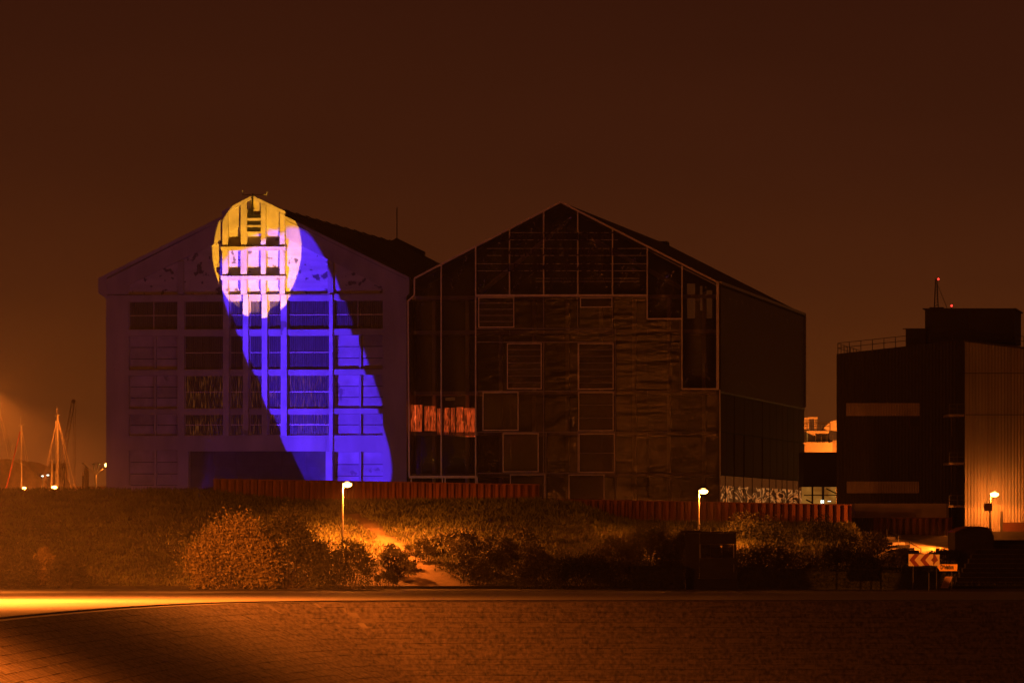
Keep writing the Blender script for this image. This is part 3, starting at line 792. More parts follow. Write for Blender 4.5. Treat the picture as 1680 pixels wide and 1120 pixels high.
for txt, x0, x1, y0, y1 in (("L'ART EST SIMPLEMENT", 823, 1013, 382, 394.5), ("LA PREUVE D'UNE VIE", 823, 1013, 408, 420), ("PLEINEMENT V\u00c9CUE", 823, 1001, 432.5, 445), ("SIRI MATOS  STANCHINA", 903, 1000, 456.5, 462.5)):
    o, dx, dy = lettering(txt, x0, x1, y0, y1, M['vinyl'])
    o.parent = gh
    W_ = B.x(x1) - B.x(x0); Hh = bz(900, y0) - bz(900, y1)
    o.rotation_euler = (math.radians(90), 0, 0)
    o.scale = (W_ / dx, Hh / .70, 1)
    o.location = (B.x(x0), -.50, bz(900, y1))

# ---------------------------------------------------------------- rusted sheet pile walls
def pile_wall(px0, px1, yt0, yt1, Y0, Y1, label, per_px=12.0):
    a, b = P(px0, yt0, Y0), P(px1, yt1, Y1)
    L_ = (b - a).length; n = int(abs(px1 - px0) / per_px); d = Vector((b.x - a.x, b.y - a.y, 0)); L_ = d.length
    ang = math.atan2(d.y, d.x)
    wl = empty('sheet_pile_wall', (a.x, a.y, -1.5), ang, label, 'wall')
    wd = L_ / n; h = 1.0
    prof = [(0, 0), (wd * .42, 0), (wd * .5, .38), (wd * .92, .38), (wd, 0)]
    mb = MB(); t = .02; k = len(prof)
    vs = [(x, y, 0) for x, y in prof] + [(x, y, 1) for x, y in prof]
    mb.add(vs, [(i, i + 1, i + 1 + k, i + k) for i in range(k - 1)])
    first = None
    for i in range(n):
        zt = a.z + (b.z - a.z) * (i + .5) / n + 1.5
        if first is None:
            p = mb.build('sheet_pile', M['rust'], wl); first = p
        else:
            p = link_copy(first, wl)
        p.location = (i * wd, 0, 0); p.scale = (1, 1, zt)
    za, zb_ = a.z + 1.5, b.z + 1.5
    MB().prism([(0, za), (L_, zb_), (L_, zb_ + .07), (0, za + .07)], -.06, .34).build('capping', M['rust'], wl)
    return wl
pile_wall(350, 885, 786, 795.5, 437, 440, 'rusty corrugated retaining wall in front of the floodlit concrete hall')
pile_wall(886, 1397, 819, 828.5, 442, 440, 'lower rusty corrugated retaining wall in front of the glass hall', 12)
pile_wall(1433, 1562, 850, 850, 446, 446, 'short rusty corrugated wall under the pale parapet at right', 10)

# ---------------------------------------------------------------- industrial building at right
YI = 462.0
ib = empty('warehouse', (XP(1478, YI), YI, -.75), 0, 'tall dark clad industrial building with pale right wing and railed roof', 'building')
ox, oz = XP(1478, YI), -.75
def ix(px, Y=YI): return XP(px, Y) - ox
def iz(py, Y=YI): return ZP(py, Y) - oz
def topd(px): return 580.5 - (px - 1372) * (23.5 / 211)
mb = MB().corr(ix(1372.5), ix(1583), 0, lambda x: iz(topd((x + ox) * FPX / YI + CX)), 0, .26, .035); mb.build('dark_wall', M['clad_dark'], ib)
_m = MB().prism([(ix(1373), 0), (ix(1373), iz(581)), (ix(1583), iz(557.5)), (ix(1740), iz(576)), (ix(1740), 0)], .06, 34)
def lean(m_):                                 # depth of this block runs parallel to the halls' side walls
    m_.v = [(v[0] + max(0, v[1]) * math.tan(TH), v[1], v[2]) for v in m_.v]; return m_
lean(_m).build('core', M['clad_dark'], ib)
YR = 454.0; dy = YR - YI
def jx(px): return XP(px, YR) - ox
def jz(py): return ZP(py, YR) - oz
for k, (ya, yb) in enumerate(((870, 680.5), (679.5, 612.5), (611.5, 557))):
    f_ = (lambda x: jz(557.5 + ((x + ox) * FPX / YR + CX - 1583) * (12.5 / 97))) if k == 2 else jz(yb)
    for j in range(4):
        a_ = 1583 + j * 37; b_ = a_ + 36.6
        if k == 0 and j == 1: pass
        mb = MB().corr(jx(a_), jx(b_), jz(ya) if k else 0, f_, dy, .235, .04); mb.build('cladding_panel', M['clad_pale'], ib)
MB().prism([(jx(1583.3), 0), (jx(1583.3), jz(558.3)), (jx(1740), jz(577.5)), (jx(1740), 0)], dy + .06, -.02).build('wing', M['clad_dark'], ib)
for y_ in (680, 612): MB().box(jx(1583), jx(1730), dy - .03, dy + .01, jz(y_) - .03, jz(y_) + .03).build('seam', M['clad_dark'], ib)
MB().box(jx(1641), jx(1645), dy - .10, dy - .045, 0, jz(838)).build('door_post', M['dark_steel'], ib)
MB().box(jx(1645.2), jx(1690), dy - .10, dy - .045, 0, jz(856.5)).build('plinth', M['clad_side'], ib)
MB().prism([(jx(1582), jz(557.5)), (jx(1740), jz(577)), (jx(1740), jz(580)), (jx(1582), jz(560.5))], dy - .1, dy + .3).build('roof_edge', M['dark_steel'], ib)
def istrip(px0, px1, y0, y1):
    MB().corr(ix(px0), ix(px1), iz(y1), iz(y0), -.09, .20, .035).build('window_strip', M['strip'], ib)
istrip(1388, 1508.5, 661, 682); istrip(1389, 1507.5, 789.5, 808.5)
fr = MB().box(ix(1491), ix(1505), -.06, -.01, iz(700.5), iz(684)).build('window', M['clad_side'], ib)
MB().box(ix(1493), ix(1505), -.09, -.065, iz(700), iz(685)).build('pane', M['black'], fr)
# roof houses
rh = lean(MB().box(ix(1515) - .1, ix(1663) - .1, 3, 12, iz(560), iz(505.5))).build('roof_house', M['clad_dark'], ib)
lean(MB().box(ix(1511.5) - .1, ix(1666) - .1, 2.7, 12.3, iz(505.5), iz(503.5))).build('flat_roof', M['dark_steel'], rh)
MB().box(ix(1588) + .3, ix(1592) + .3, 2.9, 3, iz(560), iz(505.6)).build('corner_trim', M['dark_steel'], rh)
rh = lean(MB().box(ix(1484) - .1, ix(1514.8), 2.5, 8, iz(570), iz(538.5))).build('roof_house', M['clad_dark'], ib)
lean(MB().box(ix(1480) - .1, ix(1514.8), 2.2, 8.3, iz(538.5), iz(537))).build('flat_roof', M['dark_steel'], rh)
# roof railing
def railing(parent, pts, h, step, name='railing', m='dark_steel', r=.03, z_off=0):
    mb = MB(); pts = [Vector(p) for p in pts]
    for a, b in zip(pts, pts[1:]):
        for f in (1, .55): mb.tube(a + Vector((0, 0, h * f)), b + Vector((0, 0, h * f)), r * .8, seg=5)
        n = max(1, int(round((b - a).length / step)))
        for i in range(n + 1):
            q = a.lerp(b, i / n); mb.tube(q, q + Vector((0, 0, h)), r, seg=5)
    return mb.build(name, M[m], parent)
railing(ib, [(ix(1375), .3, iz(580)), (ix(1583), .3, iz(557.5)), (ix(1700), .3, iz(571.5))], .82, .9)
railing(ib, [(ix(1375), .3, iz(580)), (ix(1375) + 2.8, 20, iz(580))], .82, 3)
# beacon mast
mb = MB(); bx, bz_ = ix(1545.5), iz(503)
yb = 6.0
for sgn, tx in ((-1, -.05), (1, .05)): mb.tube((bx + sgn * .16 - .02, yb, bz_), (bx + tx - .02, yb, iz(452)), .04)
for i in range(1, 10):
    f = i / 10; wdt = .16 * (1 - f) + .05 * f; z = bz_ + (iz(452) - bz_) * f
    mb.tube((bx - wdt - .02, yb, z), (bx + wdt - .02, yb, z + .15), .025, seg=5)
mb.tube((bx + .05, yb, iz(460)), (bx + .85, yb, iz(502)), .022, seg=5)
mb.box(bx - .55, bx + .55, yb - .4, yb + .4, bz_, bz_ + .16)
mst = mb.build('beacon_mast', M['dark_steel'], ib)
MB().ball((ix(1548.6), yb, iz(452.7)), .075, .075, .075).build('red_beacon', M['red_glow'], mst)
mb = MB().ball((ix(1566), yb - 3, iz(499.2)), .075, .075, .075); mb.build('red_beacon', M['red_glow'], ib)
MB().tube((ix(1566), yb - 3, iz(504)), (ix(1566), yb - 3, iz(500)), .03).build('beacon_post', M['dark_steel'], ib)
# service platforms at the corner
for y_ in (683, 762, 832):
    pf = MB().box(ix(1555, 456), ix(1583, 456), -7, -1.0, iz(y_, 456) - .02, iz(y_ - 3.5, 456)).build('platform', M['strip'], ib)
    railing(pf, [(ix(1556, 456), -6.9, iz(y_ - 3.5, 456)), (ix(1582, 456), -6.9, iz(y_ - 3.5, 456))], .75, .6, 'guard_rail', 'alu_dim', .02)
    MB().tube((ix(1560, 456), -6.5, iz(y_, 456)), (ix(1570, 456), -1, iz(y_ + 30, 456)), .04).build('bracket', M['strip'], pf)
MB().tube((ix(1546.5), -1, iz(840)), (ix(1546.5), -1, iz(790)), .03).build('standpipe', M['dark_steel'], ib)

# link block with the lit workshop window beneath
lb = empty('link_block', P(1347, 870, 500), 0, 'dark low block between the two big buildings with lit windows below', 'building')
bx0 = lb.location
def lx(px, Y=500): return XP(px, Y) - bx0.x
def lz(py, Y=500): return ZP(py, Y) - bx0.z
MB().box(lx(1318), lx(1376), 0, 8, lz(798), lz(741.5)).build('upper_wall', M['clad_dark'], lb)
MB().box(lx(1318), lx(1376), .3, 8, 0, lz(826)).build('lower_wall', M['clad_dark'], lb)
lw = MB().box(lx(1319), lx(1376), 4, 4.1, lz(826), lz(798)).build('window', M['lit_room'], lb)
for q in (1333, 1374): MB().box(lx(q) - .07, lx(q) + .07, .1, .25, lz(826), lz(798)).build('glazing_bar', M['black'], lw)
MB().box(lx(1319), lx(1375), .1, .25, lz(812.5), lz(811)).build('glazing_bar', M['black'], lw)
MB().prism([(lx(1323), lz(818)), (lx(1323), lz(820.5)), (lx(1334), lz(826)), (lx(1334), lz(823.5))], .3, .5).build('brace', M['black'], lw)
MB().prism([(lx(1356), lz(800)), (lx(1356), lz(802)), (lx(1374), lz(811)), (lx(1374), lz(809))], .3, .5).build('brace', M['black'], lw)
for q in (1348, 1351): MB().box(lx(q) - .05, lx(q) + .05, .4, .5, lz(825), lz(820)).build('tube_lamp', M['lamp_white'], lw)
MB().box(lx(1362), lx(1367), 3.8, 3.9, lz(822), lz(821)).build('tube_lamp', M['lamp_white'], lw)
MB().box(lx(1352), lx(1356), 3.6, 3.9, lz(826), lz(798)).build('pillar', M['strip'], lw)

# pale parapet and the slope with steps beneath
pp = MB().box(0, XP(1556, 450) - XP(1402, 450), 0, 6, 0, ZP(825.5, 450) - ZP(849, 450)).build('parapet_wall', M['strip'], loc=P(1402, 849, 450)); tag(pp, 'long pale blank parapet beneath the dark industrial building', 'wall')
MB().box(XP(1553, 450) - XP(1402, 450), XP(1554.5, 450) - XP(1402, 450), -.04, 0, 0, ZP(825.5, 450) - ZP(849, 450)).build('downpipe', M['dark_steel'], pp)
# lit bank below the short pile wall
YS0, YS1 = 425.0, 445.0
o = MB().add([P(1430, 930, YS0), P(1600, 930, YS0), P(1600, 879, YS1), P(1430, 876, YS1)], [(0, 1, 2, 3)]).build('lit_bank', mat('dry_bank', (.36, .28, .15), .95, var=.3, scale=.8, bump=.5)); tag(o, kind='structure')
st = empty('bank_stairs', P(1500, 915, 428), 0, 'small stone stairs with handrail running down the lit bank', 'stairs')
for i in range(9):
    f = i / 8; p = P(1460 + 62 * f, 880 + 36 * f, 443 - 15 * f) - st.location
    MB().box(p.x - .55, p.x + .35, p.y - .9, p.y + .9, p.z - .25, p.z).build('step', M['dkerb'] if i % 2 else M['kerb'], st)
mb = MB()
pts = [P(1455 + 62 * f, 872 + 36 * f, 442 - 15 * f) - st.location for f in (0, .3, .6, .9)]
for q in pts: mb.tube(q - Vector((0, 0, .8)), q + Vector((0, 0, .25)), .03)
mb.path([q + Vector((0, 0, .2)) for q in pts], .025); mb.build('handrail', M['dark_steel'], st)
# rounded concrete shelter with graffiti
YK = 415.0
sb = [(1567, 874), (1580, 868), (1592, 865.3), (1606, 865), (1618, 866.5), (1627, 870), (1631, 880), (1630, 930), (1567, 930)]
og = P(1598, 930, YK)
poly = [(XP(x, YK) - og.x, ZP(y, YK) - og.z) for x, y in sb]
bk = empty('bunker', og, 0, 'low dark concrete bunker with rounded roof beside the wide steps', 'bunker')
MB().prism(poly, 0, 7).build('body', mat('sooty_concrete', (.05, .042, .035), .9, var=.4, scale=1, bump=.5), bk)
MB().prism([(poly[i][0], poly[i][1] + .02) for i in range(6)] + [(poly[i][0], poly[i][1] + .1) for i in range(5, -1, -1)], -.15, 7.1).build('roof_rim', M['rust'], bk)
mb = MB(); c0 = (XP(1587, YK) - og.x, ZP(877, YK) - og.z)
mb.path([(c0[0] + .62 * math.cos(t) , -.03, c0[1] + .22 * math.sin(t) - .12 * math.cos(t)) for t in np.linspace(0, 6.0, 26)], .018, 4)
c1 = (XP(1577, YK) - og.x, ZP(905, YK) - og.z)
mb.path([(c1[0] - .2, -.03, c1[1] - .2), (c1[0], -.03, c1[1] + .25), (c1[0] + .12, -.03, c1[1] - .1), (c1[0] + .3, -.03, c1[1] - .05)], .02, 4)
mb.build('graffiti', mat('faded_graffiti', (.10, .07, .05), .8), bk)
# wide steps
ws = empty('wide_steps', P(1640, 965, 400), 0, 'broad flight of dark steps climbing beside the bunker', 'steps')
for i in range(11):
    Y = 402 + i * 1.6; y_ = 962 - i * 7.6
    p0, p1 = P(1560 + i * 5, y_, Y), P(1760, y_, Y)
    MB().box(p0.x - ws.location.x, p1.x - ws.location.x, Y - 400, Y - 400 + 1.62, p0.z - .5 - ws.location.z, p0.z - ws.location.z + .0).build('step', M['asphalt'], ws)
    MB().box(p0.x - ws.location.x, p1.x - ws.location.x, Y - 400 - .02, Y - 400 + .08, p0.z - ws.location.z + .001, p0.z - ws.location.z + .03).build('nosing', M['slab'], ws)

# ---------------------------------------------------------------- signs
YG = 388.0
s1 = empty('chevron_sign', P(1514, 966, YG), 0, 'red and white chevron board pointing left by the bank', 'road sign')
g = s1.location
def gx(px, Y=YG): return XP(px, Y) - g.x
def gz(py, Y=YG): return ZP(py, Y) - g.z
x0, x1, z0, z1 = gx(1490.7), gx(1531), gz(928), gz(908.3)
MB().box(x0, x1, 0, .05, z0, z1).build('board', M['sign_white'], s1)
cm = MB(); hh = z1 - z0; zc_ = (z0 + z1) / 2
for k in range(3):
    xs_ = x0 + .05 + k * .70; wq = .33; tip = .33
    pts = [(xs_, zc_), (xs_ + tip, z1 - .003), (xs_ + tip + wq, z1 - .003), (xs_ + wq, zc_), (xs_ + tip + wq, z0 + .003), (xs_ + tip, z0 + .003)]
    pts = [(min(a, x1 - .003), b) for a, b in pts]
    if k == 2: pts = [(xs_, zc_), (x1 - .003, zc_ + (x1 - xs_) * .9 * hh / 2 / tip * .9), (x1 - .003, zc_ - (x1 - xs_) * .9 * hh / 2 / tip * .9)]; pts = [(a, max(z0 + .003, min(z1 - .003, b))) for a, b in pts]
    half_t = [p for p in pts]
    if k < 2:
        cm.prism([pts[0], pts[1], pts[2], pts[3]], -.012, -.002); cm.prism([pts[0], pts[3], pts[4], pts[5]], -.012, -.002)
    else: cm.prism(pts, -.012, -.002)
cm.build('chevron', M['sign_red'], s1)
for q in (1498, 1524): MB().tube((gx(q), .09, -.6), (gx(q), .09, gz(909)), .035).build('post', M['dark_steel'], s1)
s3 = empty('chevron_sign', P(1536, 966, YG + .8), 0, 'second half hidden chevron board behind the deviation arrow', 'road sign')
g3 = s3.location
x0, x1, z0, z1 = XP(1531.6, YG + .8) - g3.x, XP(1541.5, YG + .8) - g3.x, ZP(929, YG + .8) - g3.z, ZP(909, YG + .8) - g3.z
MB().box(x0, x1, 0, .05, z0, z1).build('board', M['sign_white'], s3)
MB().prism([(x0 + .003, z0 + .1), (x0 + .003, z1 - .003), (x0 + .1, z1 - .003), (x1 - .1, z0 + .42), (x0 + .12, z0 + .28)], -.012, -.002).build('chevron', M['sign_red'], s3)
MB().tube(((x0 + x1) / 2, .09, -.6), ((x0 + x1) / 2, .09, z1 - .05), .035).build('post', M['dark_steel'], s3)
Y2 = 386.0
s2 = empty('direction_sign', P(1555, 966, Y2), 0, 'yellow arrow sign reading D\u00e9viation, pointing left', 'road sign')
g = s2.location
q = [(1538, 930), (1541.8, 925), (1571, 925), (1570.3, 936), (1541.8, 936)]
MB().prism([(XP(a, Y2) - g.x, ZP(b, Y2) - g.z) for a, b in q], 0, .04).build('board', M['sign_yellow'], s2)
MB().tube((.25, .08, -.5), (.25, .08, ZP(925.5, Y2) - g.z), .035).build('post', M['dark_steel'], s2)
c = bpy.data.curves.new('lettering', 'FONT'); c.body = 'D\u00e9viation'; c.extrude = .004; c.offset = .04
o = bpy.data.objects.new('lettering', c); COL.objects.link(o); c.materials.append(M['black']); o = to_mesh(o)
ww = XP(1564.5, Y2) - XP(1543, Y2); o.parent = s2; o.rotation_euler = (math.radians(90), 0, 0)
o.scale = (ww / o.dimensions.x, .30 / .74, 1); o.location = (XP(1543, Y2) - g.x, -.012, ZP(933, Y2) - g.z)
pg = P(1551, 964.5, 384.0)
q = [(1543, 964), (1555.5, 964), (1563, 945), (1551, 945)]
mb = MB().prism([(XP(a, 384) - pg.x, ZP(b, 384) - pg.z) for a, b in q], 0, .05)
lp = empty('leaning_panel', pg, 0, 'tilted brown sign panel propped below the arrow sign', 'sign')
mb.build('board', mat('faded_panel', (.30, .17, .09), .7), lp)
q = [(1546, 962), (1554, 962), (1560, 947), (1552.5, 947)]
MB().prism([(XP(a, 384) - pg.x, ZP(b, 384) - pg.z) for a, b in q], -.01, -.002).build('print', mat('faded_print', (.22, .12, .06), .7), lp)
MB().tube((.1, .3, -.05), (.1, .06, .5), .03).build('prop', M['dark_steel'], lp)

# ---------------------------------------------------------------- street lamps
def street_lamp(px, py_head, py_base, Y, label, power, head_dx=.28, arm=True, head=.34, group='sodium street lamps', r=.16, cone=170, stray=.2):
    base = P(px, py_base, Y); H = ZP(py_head, Y) - base.z
    t = empty('street_lamp', base, 0, label, 'street lamp', group)
    MB().tube((0, 0, -.4), (0, 0, H * .45), .085, .075, 10).tube((0, 0, H * .45), (0, 0, H), .07, .055, 10).build('pole', M['steel'], t, smooth=False)
    MB().path([(0, 0, H), (head_dx * .8, 0, H + .03)], .035).build('arm', M['steel'], t)
    MB().ball((head_dx + .04, 0, H + .11), head * .9, .18, .06).build('housing', M['dark_steel'], t, smooth=True)
    MB().ball((head_dx + .04, 0, H), head * .95, .18, .19).build('bowl', M['lamp_glow'], t, smooth=True)
    down_light('lamp_light', (head_dx, 0, H - .2), power, SOD, r, t, cone, .3)
    point_light('stray_light', (head_dx, 0, H - .28), power * stray, SOD, r, t)
    return t
street_lamp(562, 794.5, 900, 413.0, 'lit street lamp standing among bushes below the floodlit hall', 24000, stray=.13)
street_lamp(1146.5, 805.5, 900, 420.0, 'lit street lamp in front of the lower rusty wall and glass hall', 7000)
street_lamp(1624.5, 810.5, 872, 451.6, 'lit street lamp in front of the pale industrial cladding at far right', 1500, stray=.4)
bxm = MB().box(-.3, .3, -.16, -.06, ZP(838, 440) - ZP(890, 440), ZP(825, 440) - ZP(890, 440)).build('road_sign', M['rust'], loc=P(1621, 890, 440)); tag(bxm, 'square sign plate fixed to the pole of the lamp at far right', 'sign')

# tall road lamp just outside the left edge, and fill lamps added on the near side of the basin
def tall_lamp(x, y, zb, H, label, power, cone=160, dx=.8):
    t = empty('road_or_fill_lamp', (x, y, zb), 0, label, 'street lamp', 'tall road lamps and added fill lamps outside the view')
    MB().tube((0, 0, 0), (0, 0, H), .12, .07, 10).build('pole', M['steel'], t)
    MB().path([(0, 0, H), (dx, 0, H + .25)], .05).build('arm', M['steel'], t)
    MB().ball((dx, 0, H + .32), .45, .22, .1).build('housing', M['steel'], t, smooth=True)
    MB().ball((dx, 0, H + .18), .36, .18, .12).build('bowl', M['lamp_glow'], t, smooth=True)
    down_light('lamp_light', (dx, 0, H + .02), power, SOD, .2, t, cone, .45)
    if cone == 156 and y < 350: point_light('stray_light', (dx, 0, H - .2), 20000, SOD, .2, t)
    return t
tall_lamp(-30.6, 339, -4.5, 12.0, 'tall road lamp on the promenade left of the view', 210000, 156)
tall_lamp(-29.5, 240, -4.5, 12.0, 'tall lamp on the left arm of the basin quay', 60000, 150)
for tgt in ((-15.8, 400, -4.1), (-31, 403, -4.6)):
    fl_ = down_light('bank_fill_light', (-30.2, 340, 6.6), 330000 if tgt[0] > -20 else 130000, SOD, .15, None, 17.5, .75)  # fill light added for the bush and bank, without a fixture
    fl_.rotation_euler = (Vector(tgt) - fl_.location).to_track_quat('-Z', 'Y').to_euler()
tall_lamp(-37.5, 388, -4.5, 8.5, 'road lamp by the foot of the bank left of the view', 20000, 152)
tall_lamp(-14, -20, -1.65, 9.0, 'added tall fill lamp on the near quay left of the viewpoint', 30000, 175)  # unseen lamps added as fill for the fronts across the basin
tall_lamp(22, -8, -1.65, 7.0, 'added tall fill lamp on the near quay right of the viewpoint', 20000, 175)

t = empty('hidden_bank_fill', P(1577, 915, 436), 0, 'low lamp added unseen behind the bunker to light the bank', 'lamp')  # lamp added out of sight to brighten the bank
MB().tube((0, 0, 0), (0, 0, 1.5), .08).build('post', M['dark_steel'], t)
MB().ball((0, 0, 1.6), .14, .14, .1).build('bowl', M['lamp_glow'], t)
bl_ = down_light('lamp_light', (-.35, -.2, 1.75), 6500, SOD, .08, t, 112, .6); bl_.rotation_euler = Vector((-1, .12, -.27)).to_track_quat('-Z', 'Y').to_euler()
t = empty('sign_fill_light', (34.5, 372, -4.5), 0, 'added fill light on a stand outside the view, aimed at the road signs', 'floodlight')  # unseen light added to brighten the road signs
MB().tube((0, 0, 0), (0, 0, 2.0), .04).build('stand', M['dark_steel'], t)
MB().box(-.15, .15, -.1, .1, 2.0, 2.25).build('lamp_housing', M['dark_steel'], t)
wl_ = down_light('lamp_light', (34.4, 372.3, -2.2), 9000, SOD, .05, None, 13, .4)
wl_.rotation_euler = (Vector((27.4, 387, -2.75)) - wl_.location).to_track_quat('-Z', 'Y').to_euler()
# ---------------------------------------------------------------- stage projectors on the yard
def projector(px, yl, col, power, cxp, cyp, hw, hh, tilt, expo, soft, spill, label, name='floodlight'):
    s = FS(px, yl); loc = Vector((RX + s * CT + yl * ST, RY - s * ST + yl * CT, ZB))
    t = empty(name, loc, -TH, label, 'floodlight', 'floodlights aimed at the concrete hall')
    MB().box(-.35, .35, -.3, .3, 0, .12).build('stand', M['dark_steel'], t)
    hd = MB().tube((0, -.25, .55), (0, .15, .85), .24, .28, 14).build('lamp_housing', M['dark_steel'], t)
    d = bpy.data.lights.new('projector_light', 'SPOT'); d.energy = power; d.color = (1, 1, 1); d.shadow_soft_size = .04
    d.spot_size = math.radians(150); d.spot_blend = .05
    o = bpy.data.objects.new('projector_light', d); COL.objects.link(o)
    o.location = loc + Vector((0, 0, 1.15)) + Vector((ST, CT, 0)) * .4
    o.rotation_euler = (Matrix.Rotation(-TH, 3, 'Z') @ Matrix.Rotation(math.radians(90), 3, 'X')).to_euler()
    dist = -yl - .4
    sc_, zc2 = FS(cxp), FZ(cxp, cyp)
    cu = (sc_ - FS(px, yl)) / dist; cv = (zc2 - (ZB + 1.15)) / dist
    d.use_nodes = True; n, l = d.node_tree.nodes, d.node_tree.links
    em = n['Emission']; em.inputs[0].default_value = (*col, 1)
    tc = n.new('ShaderNodeTexCoord'); sp = n.new('ShaderNodeSeparateXYZ'); l.new(tc.outputs['Normal'], sp.inputs[0])
    def mth(op, a, b=None):
        q = n.new('ShaderNodeMath'); q.operation = op
        for i, v in enumerate((a, b)):
            if v is None: continue
            if isinstance(v, (int, float)): q.inputs[i].default_value = v
            else: l.new(v, q.inputs[i])
        return q.outputs[0]
    nzz = mth('MULTIPLY', sp.outputs['Z'], -1.0)
    u = mth('SUBTRACT', mth('DIVIDE', sp.outputs['X'], nzz), cu); v = mth('SUBTRACT', mth('DIVIDE', sp.outputs['Y'], nzz), cv)
    ct, st_ = math.cos(tilt), math.sin(tilt)
    b = mth('DIVIDE', mth('SUBTRACT', mth('MULTIPLY', v, ct), mth('MULTIPLY', u, st_)), hh / dist)
    a = mth('DIVIDE', mth('ADD', mth('MULTIPLY', u, ct), mth('MULTIPLY', v, st_)), hw / dist)
    if expo > 3: a = mth('DIVIDE', a, mth('ADD', 1.0, mth('MULTIPLY', b, .10))); b = mth('MAXIMUM', b, mth('MULTIPLY', b, -245 / 222))
    ra = mth('ADD', mth('POWER', mth('ABSOLUTE', a), expo), mth('POWER', mth('ABSOLUTE', b), expo))
    mrn = n.new('ShaderNodeMapRange'); mrn.interpolation_type = 'SMOOTHSTEP'
    l.new(ra, mrn.inputs['Value']); mrn.inputs['From Min'].default_value = 1 - soft; mrn.inputs['From Max'].default_value = 1 + soft
    mrn.inputs['To Min'].default_value = 1; mrn.inputs['To Max'].default_value = spill
    vv = mth('DIVIDE', sp.outputs['Y'], nzz)
    comp = mth('POWER', mth('ADD', 1.0, mth('MULTIPLY', vv, vv)), 1.15)
    if expo < 3: comp = mth('MULTIPLY', comp, mth('MAXIMUM', mth('SUBTRACT', 1.0, mth('MULTIPLY', b, .42)), .3))
    l.new(mth('MULTIPLY', mrn.outputs[0], comp), em.inputs[1])
    return t
px_m = 1 / 20.0
projector(540, -21.0, (1.0, .43, .02), 66000, 423, 413, 74 * px_m, 106 * px_m, 0.0, 2.0, .02, .0015, 'floodlight throwing the round yellow beam, behind the rusty wall')
# blue beam: long slanted lozenge; local axis leans left going up
projector(325, -20.0, (.065, .018, 1.0), 54000, 511, 617, 87 * px_m, 245 * px_m, math.atan2(.36, .933), 5.0, .10, .010, 'floodlight throwing the slanted blue beam, behind the rusty wall')

# ---------------------------------------------------------------- vegetation
def bush(px0, px1, ytop, ybase, Y, label, n, m='leaf', size=.16, lobes=9, group=None, name='bush', cat='bush', depth=.7, spiky=.25):
    base = P((px0 + px1) / 2, ybase, Y); W_ = (px1 - px0) * Y / FPX; H = (ybase - ytop) * Y / FPX
    t = empty(name, base, 0, label, cat, group)
    cl = []
    for i in range(lobes):
        u = (i + .5) / lobes * 2 - 1 + rnd.uniform(-.15, .15)
        u = max(-.86, min(.86, u))
        hmax = H * math.sqrt(max(.05, 1 - u * u)) 
        for k in range(2 if H > 1.5 else 1):
            f = rnd.uniform(.30, .76) if k else rnd.uniform(.6, .8)
            r = rnd.uniform(.15, .36) * min(H, W_ * .8) * (.8 if lobes > 12 else 1)
            cl.append((u * W_ / 2 * .88, rnd.uniform(-.5, .5) * W_ * depth * .4, max(r * .7, hmax * f), r))
    pts = []
    tot = sum(c[3] ** 2 for c in cl)
    for x, y, z, r in cl:
        k = int(n * r * r / tot)
        q = rng.normal(size=(k, 3)); q /= np.linalg.norm(q, axis=1)[:, None]
        rad = r * (rng.uniform(.35, 1, k) ** .6) * (1 + spiky * rng.normal(size=k) * .5)
        q = q * rad[:, None] * np.array([1, .9, 1.0]) + np.array([x, y, z])
        pts.append(q)
    pts = np.concatenate(pts); pts = pts[pts[:, 2] > .02]
    # drooping skirts to the ground
    k = n // 6; u = rng.uniform(-.95, .95, k)
    sk = np.stack([u * W_ / 2, rng.normal(size=k) * W_ * .12, rng.uniform(0, .5, k) * H * np.sqrt(1 - u * u)], -1)
    pts = np.concatenate([pts, sk])
    leaves_mesh('foliage', pts, size, M[m], t)
    mb = MB()
    for x, y, z, r in cl[::2]:
        a = Vector((rnd.uniform(-.15, .15) * W_ * .5, 0, -.3)); c = Vector((x, y, z)); mid = a.lerp(c, .5) + Vector((0, 0, -.1 * H))
        mb.tube(a, mid, .05, .035, 5); mb.tube(mid, c, .035, .012, 5)
        for _ in range(4):
            mb.tube(c, c + Vector((rnd.uniform(-1, 1), rnd.uniform(-1, 1), rnd.uniform(0, 1))) * r, .012, .004, 4)
    mb.build('branches', M['bark'], t)
    return t
# big bush: three bodies of one shrub mass plus neighbours
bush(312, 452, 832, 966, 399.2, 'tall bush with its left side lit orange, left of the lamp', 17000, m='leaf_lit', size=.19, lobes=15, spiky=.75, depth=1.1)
bush(405, 545, 823, 966, 400.2, 'tallest dark round bush just left of the lamp pole', 17000, m='leaf_shaded', size=.17, lobes=13, spiky=.7)
bush(540, 612, 876, 966, 399.6, 'dark narrow bush in front of the lamp pole', 6000, m='leaf_shaded', size=.15, lobes=6, spiky=.4)
bush(612, 655, 932, 966, 399.2, 'very small dark bush at the foot of the sandy track', 1500, m='leaf_shaded', size=.13, lobes=4)
bush(-30, 62, 886, 966, 399.4, 'dark bush at the left edge', 7000, m='leaf_shaded', size=.15, lobes=7)
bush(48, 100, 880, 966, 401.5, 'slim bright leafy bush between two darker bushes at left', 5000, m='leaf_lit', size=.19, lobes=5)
bush(80, 143, 902, 966, 399.3, 'low dark bush right of the slim bright one at left', 4500, m='leaf_shaded', size=.14, lobes=6)
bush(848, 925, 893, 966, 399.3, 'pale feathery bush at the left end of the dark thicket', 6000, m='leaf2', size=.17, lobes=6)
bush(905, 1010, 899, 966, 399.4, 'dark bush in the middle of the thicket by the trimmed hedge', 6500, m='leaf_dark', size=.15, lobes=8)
bush(955, 1052, 880, 960, 403, 'spreading bush behind the thicket below the lit grass slope', 6000, m='leaf', size=.15, lobes=8)
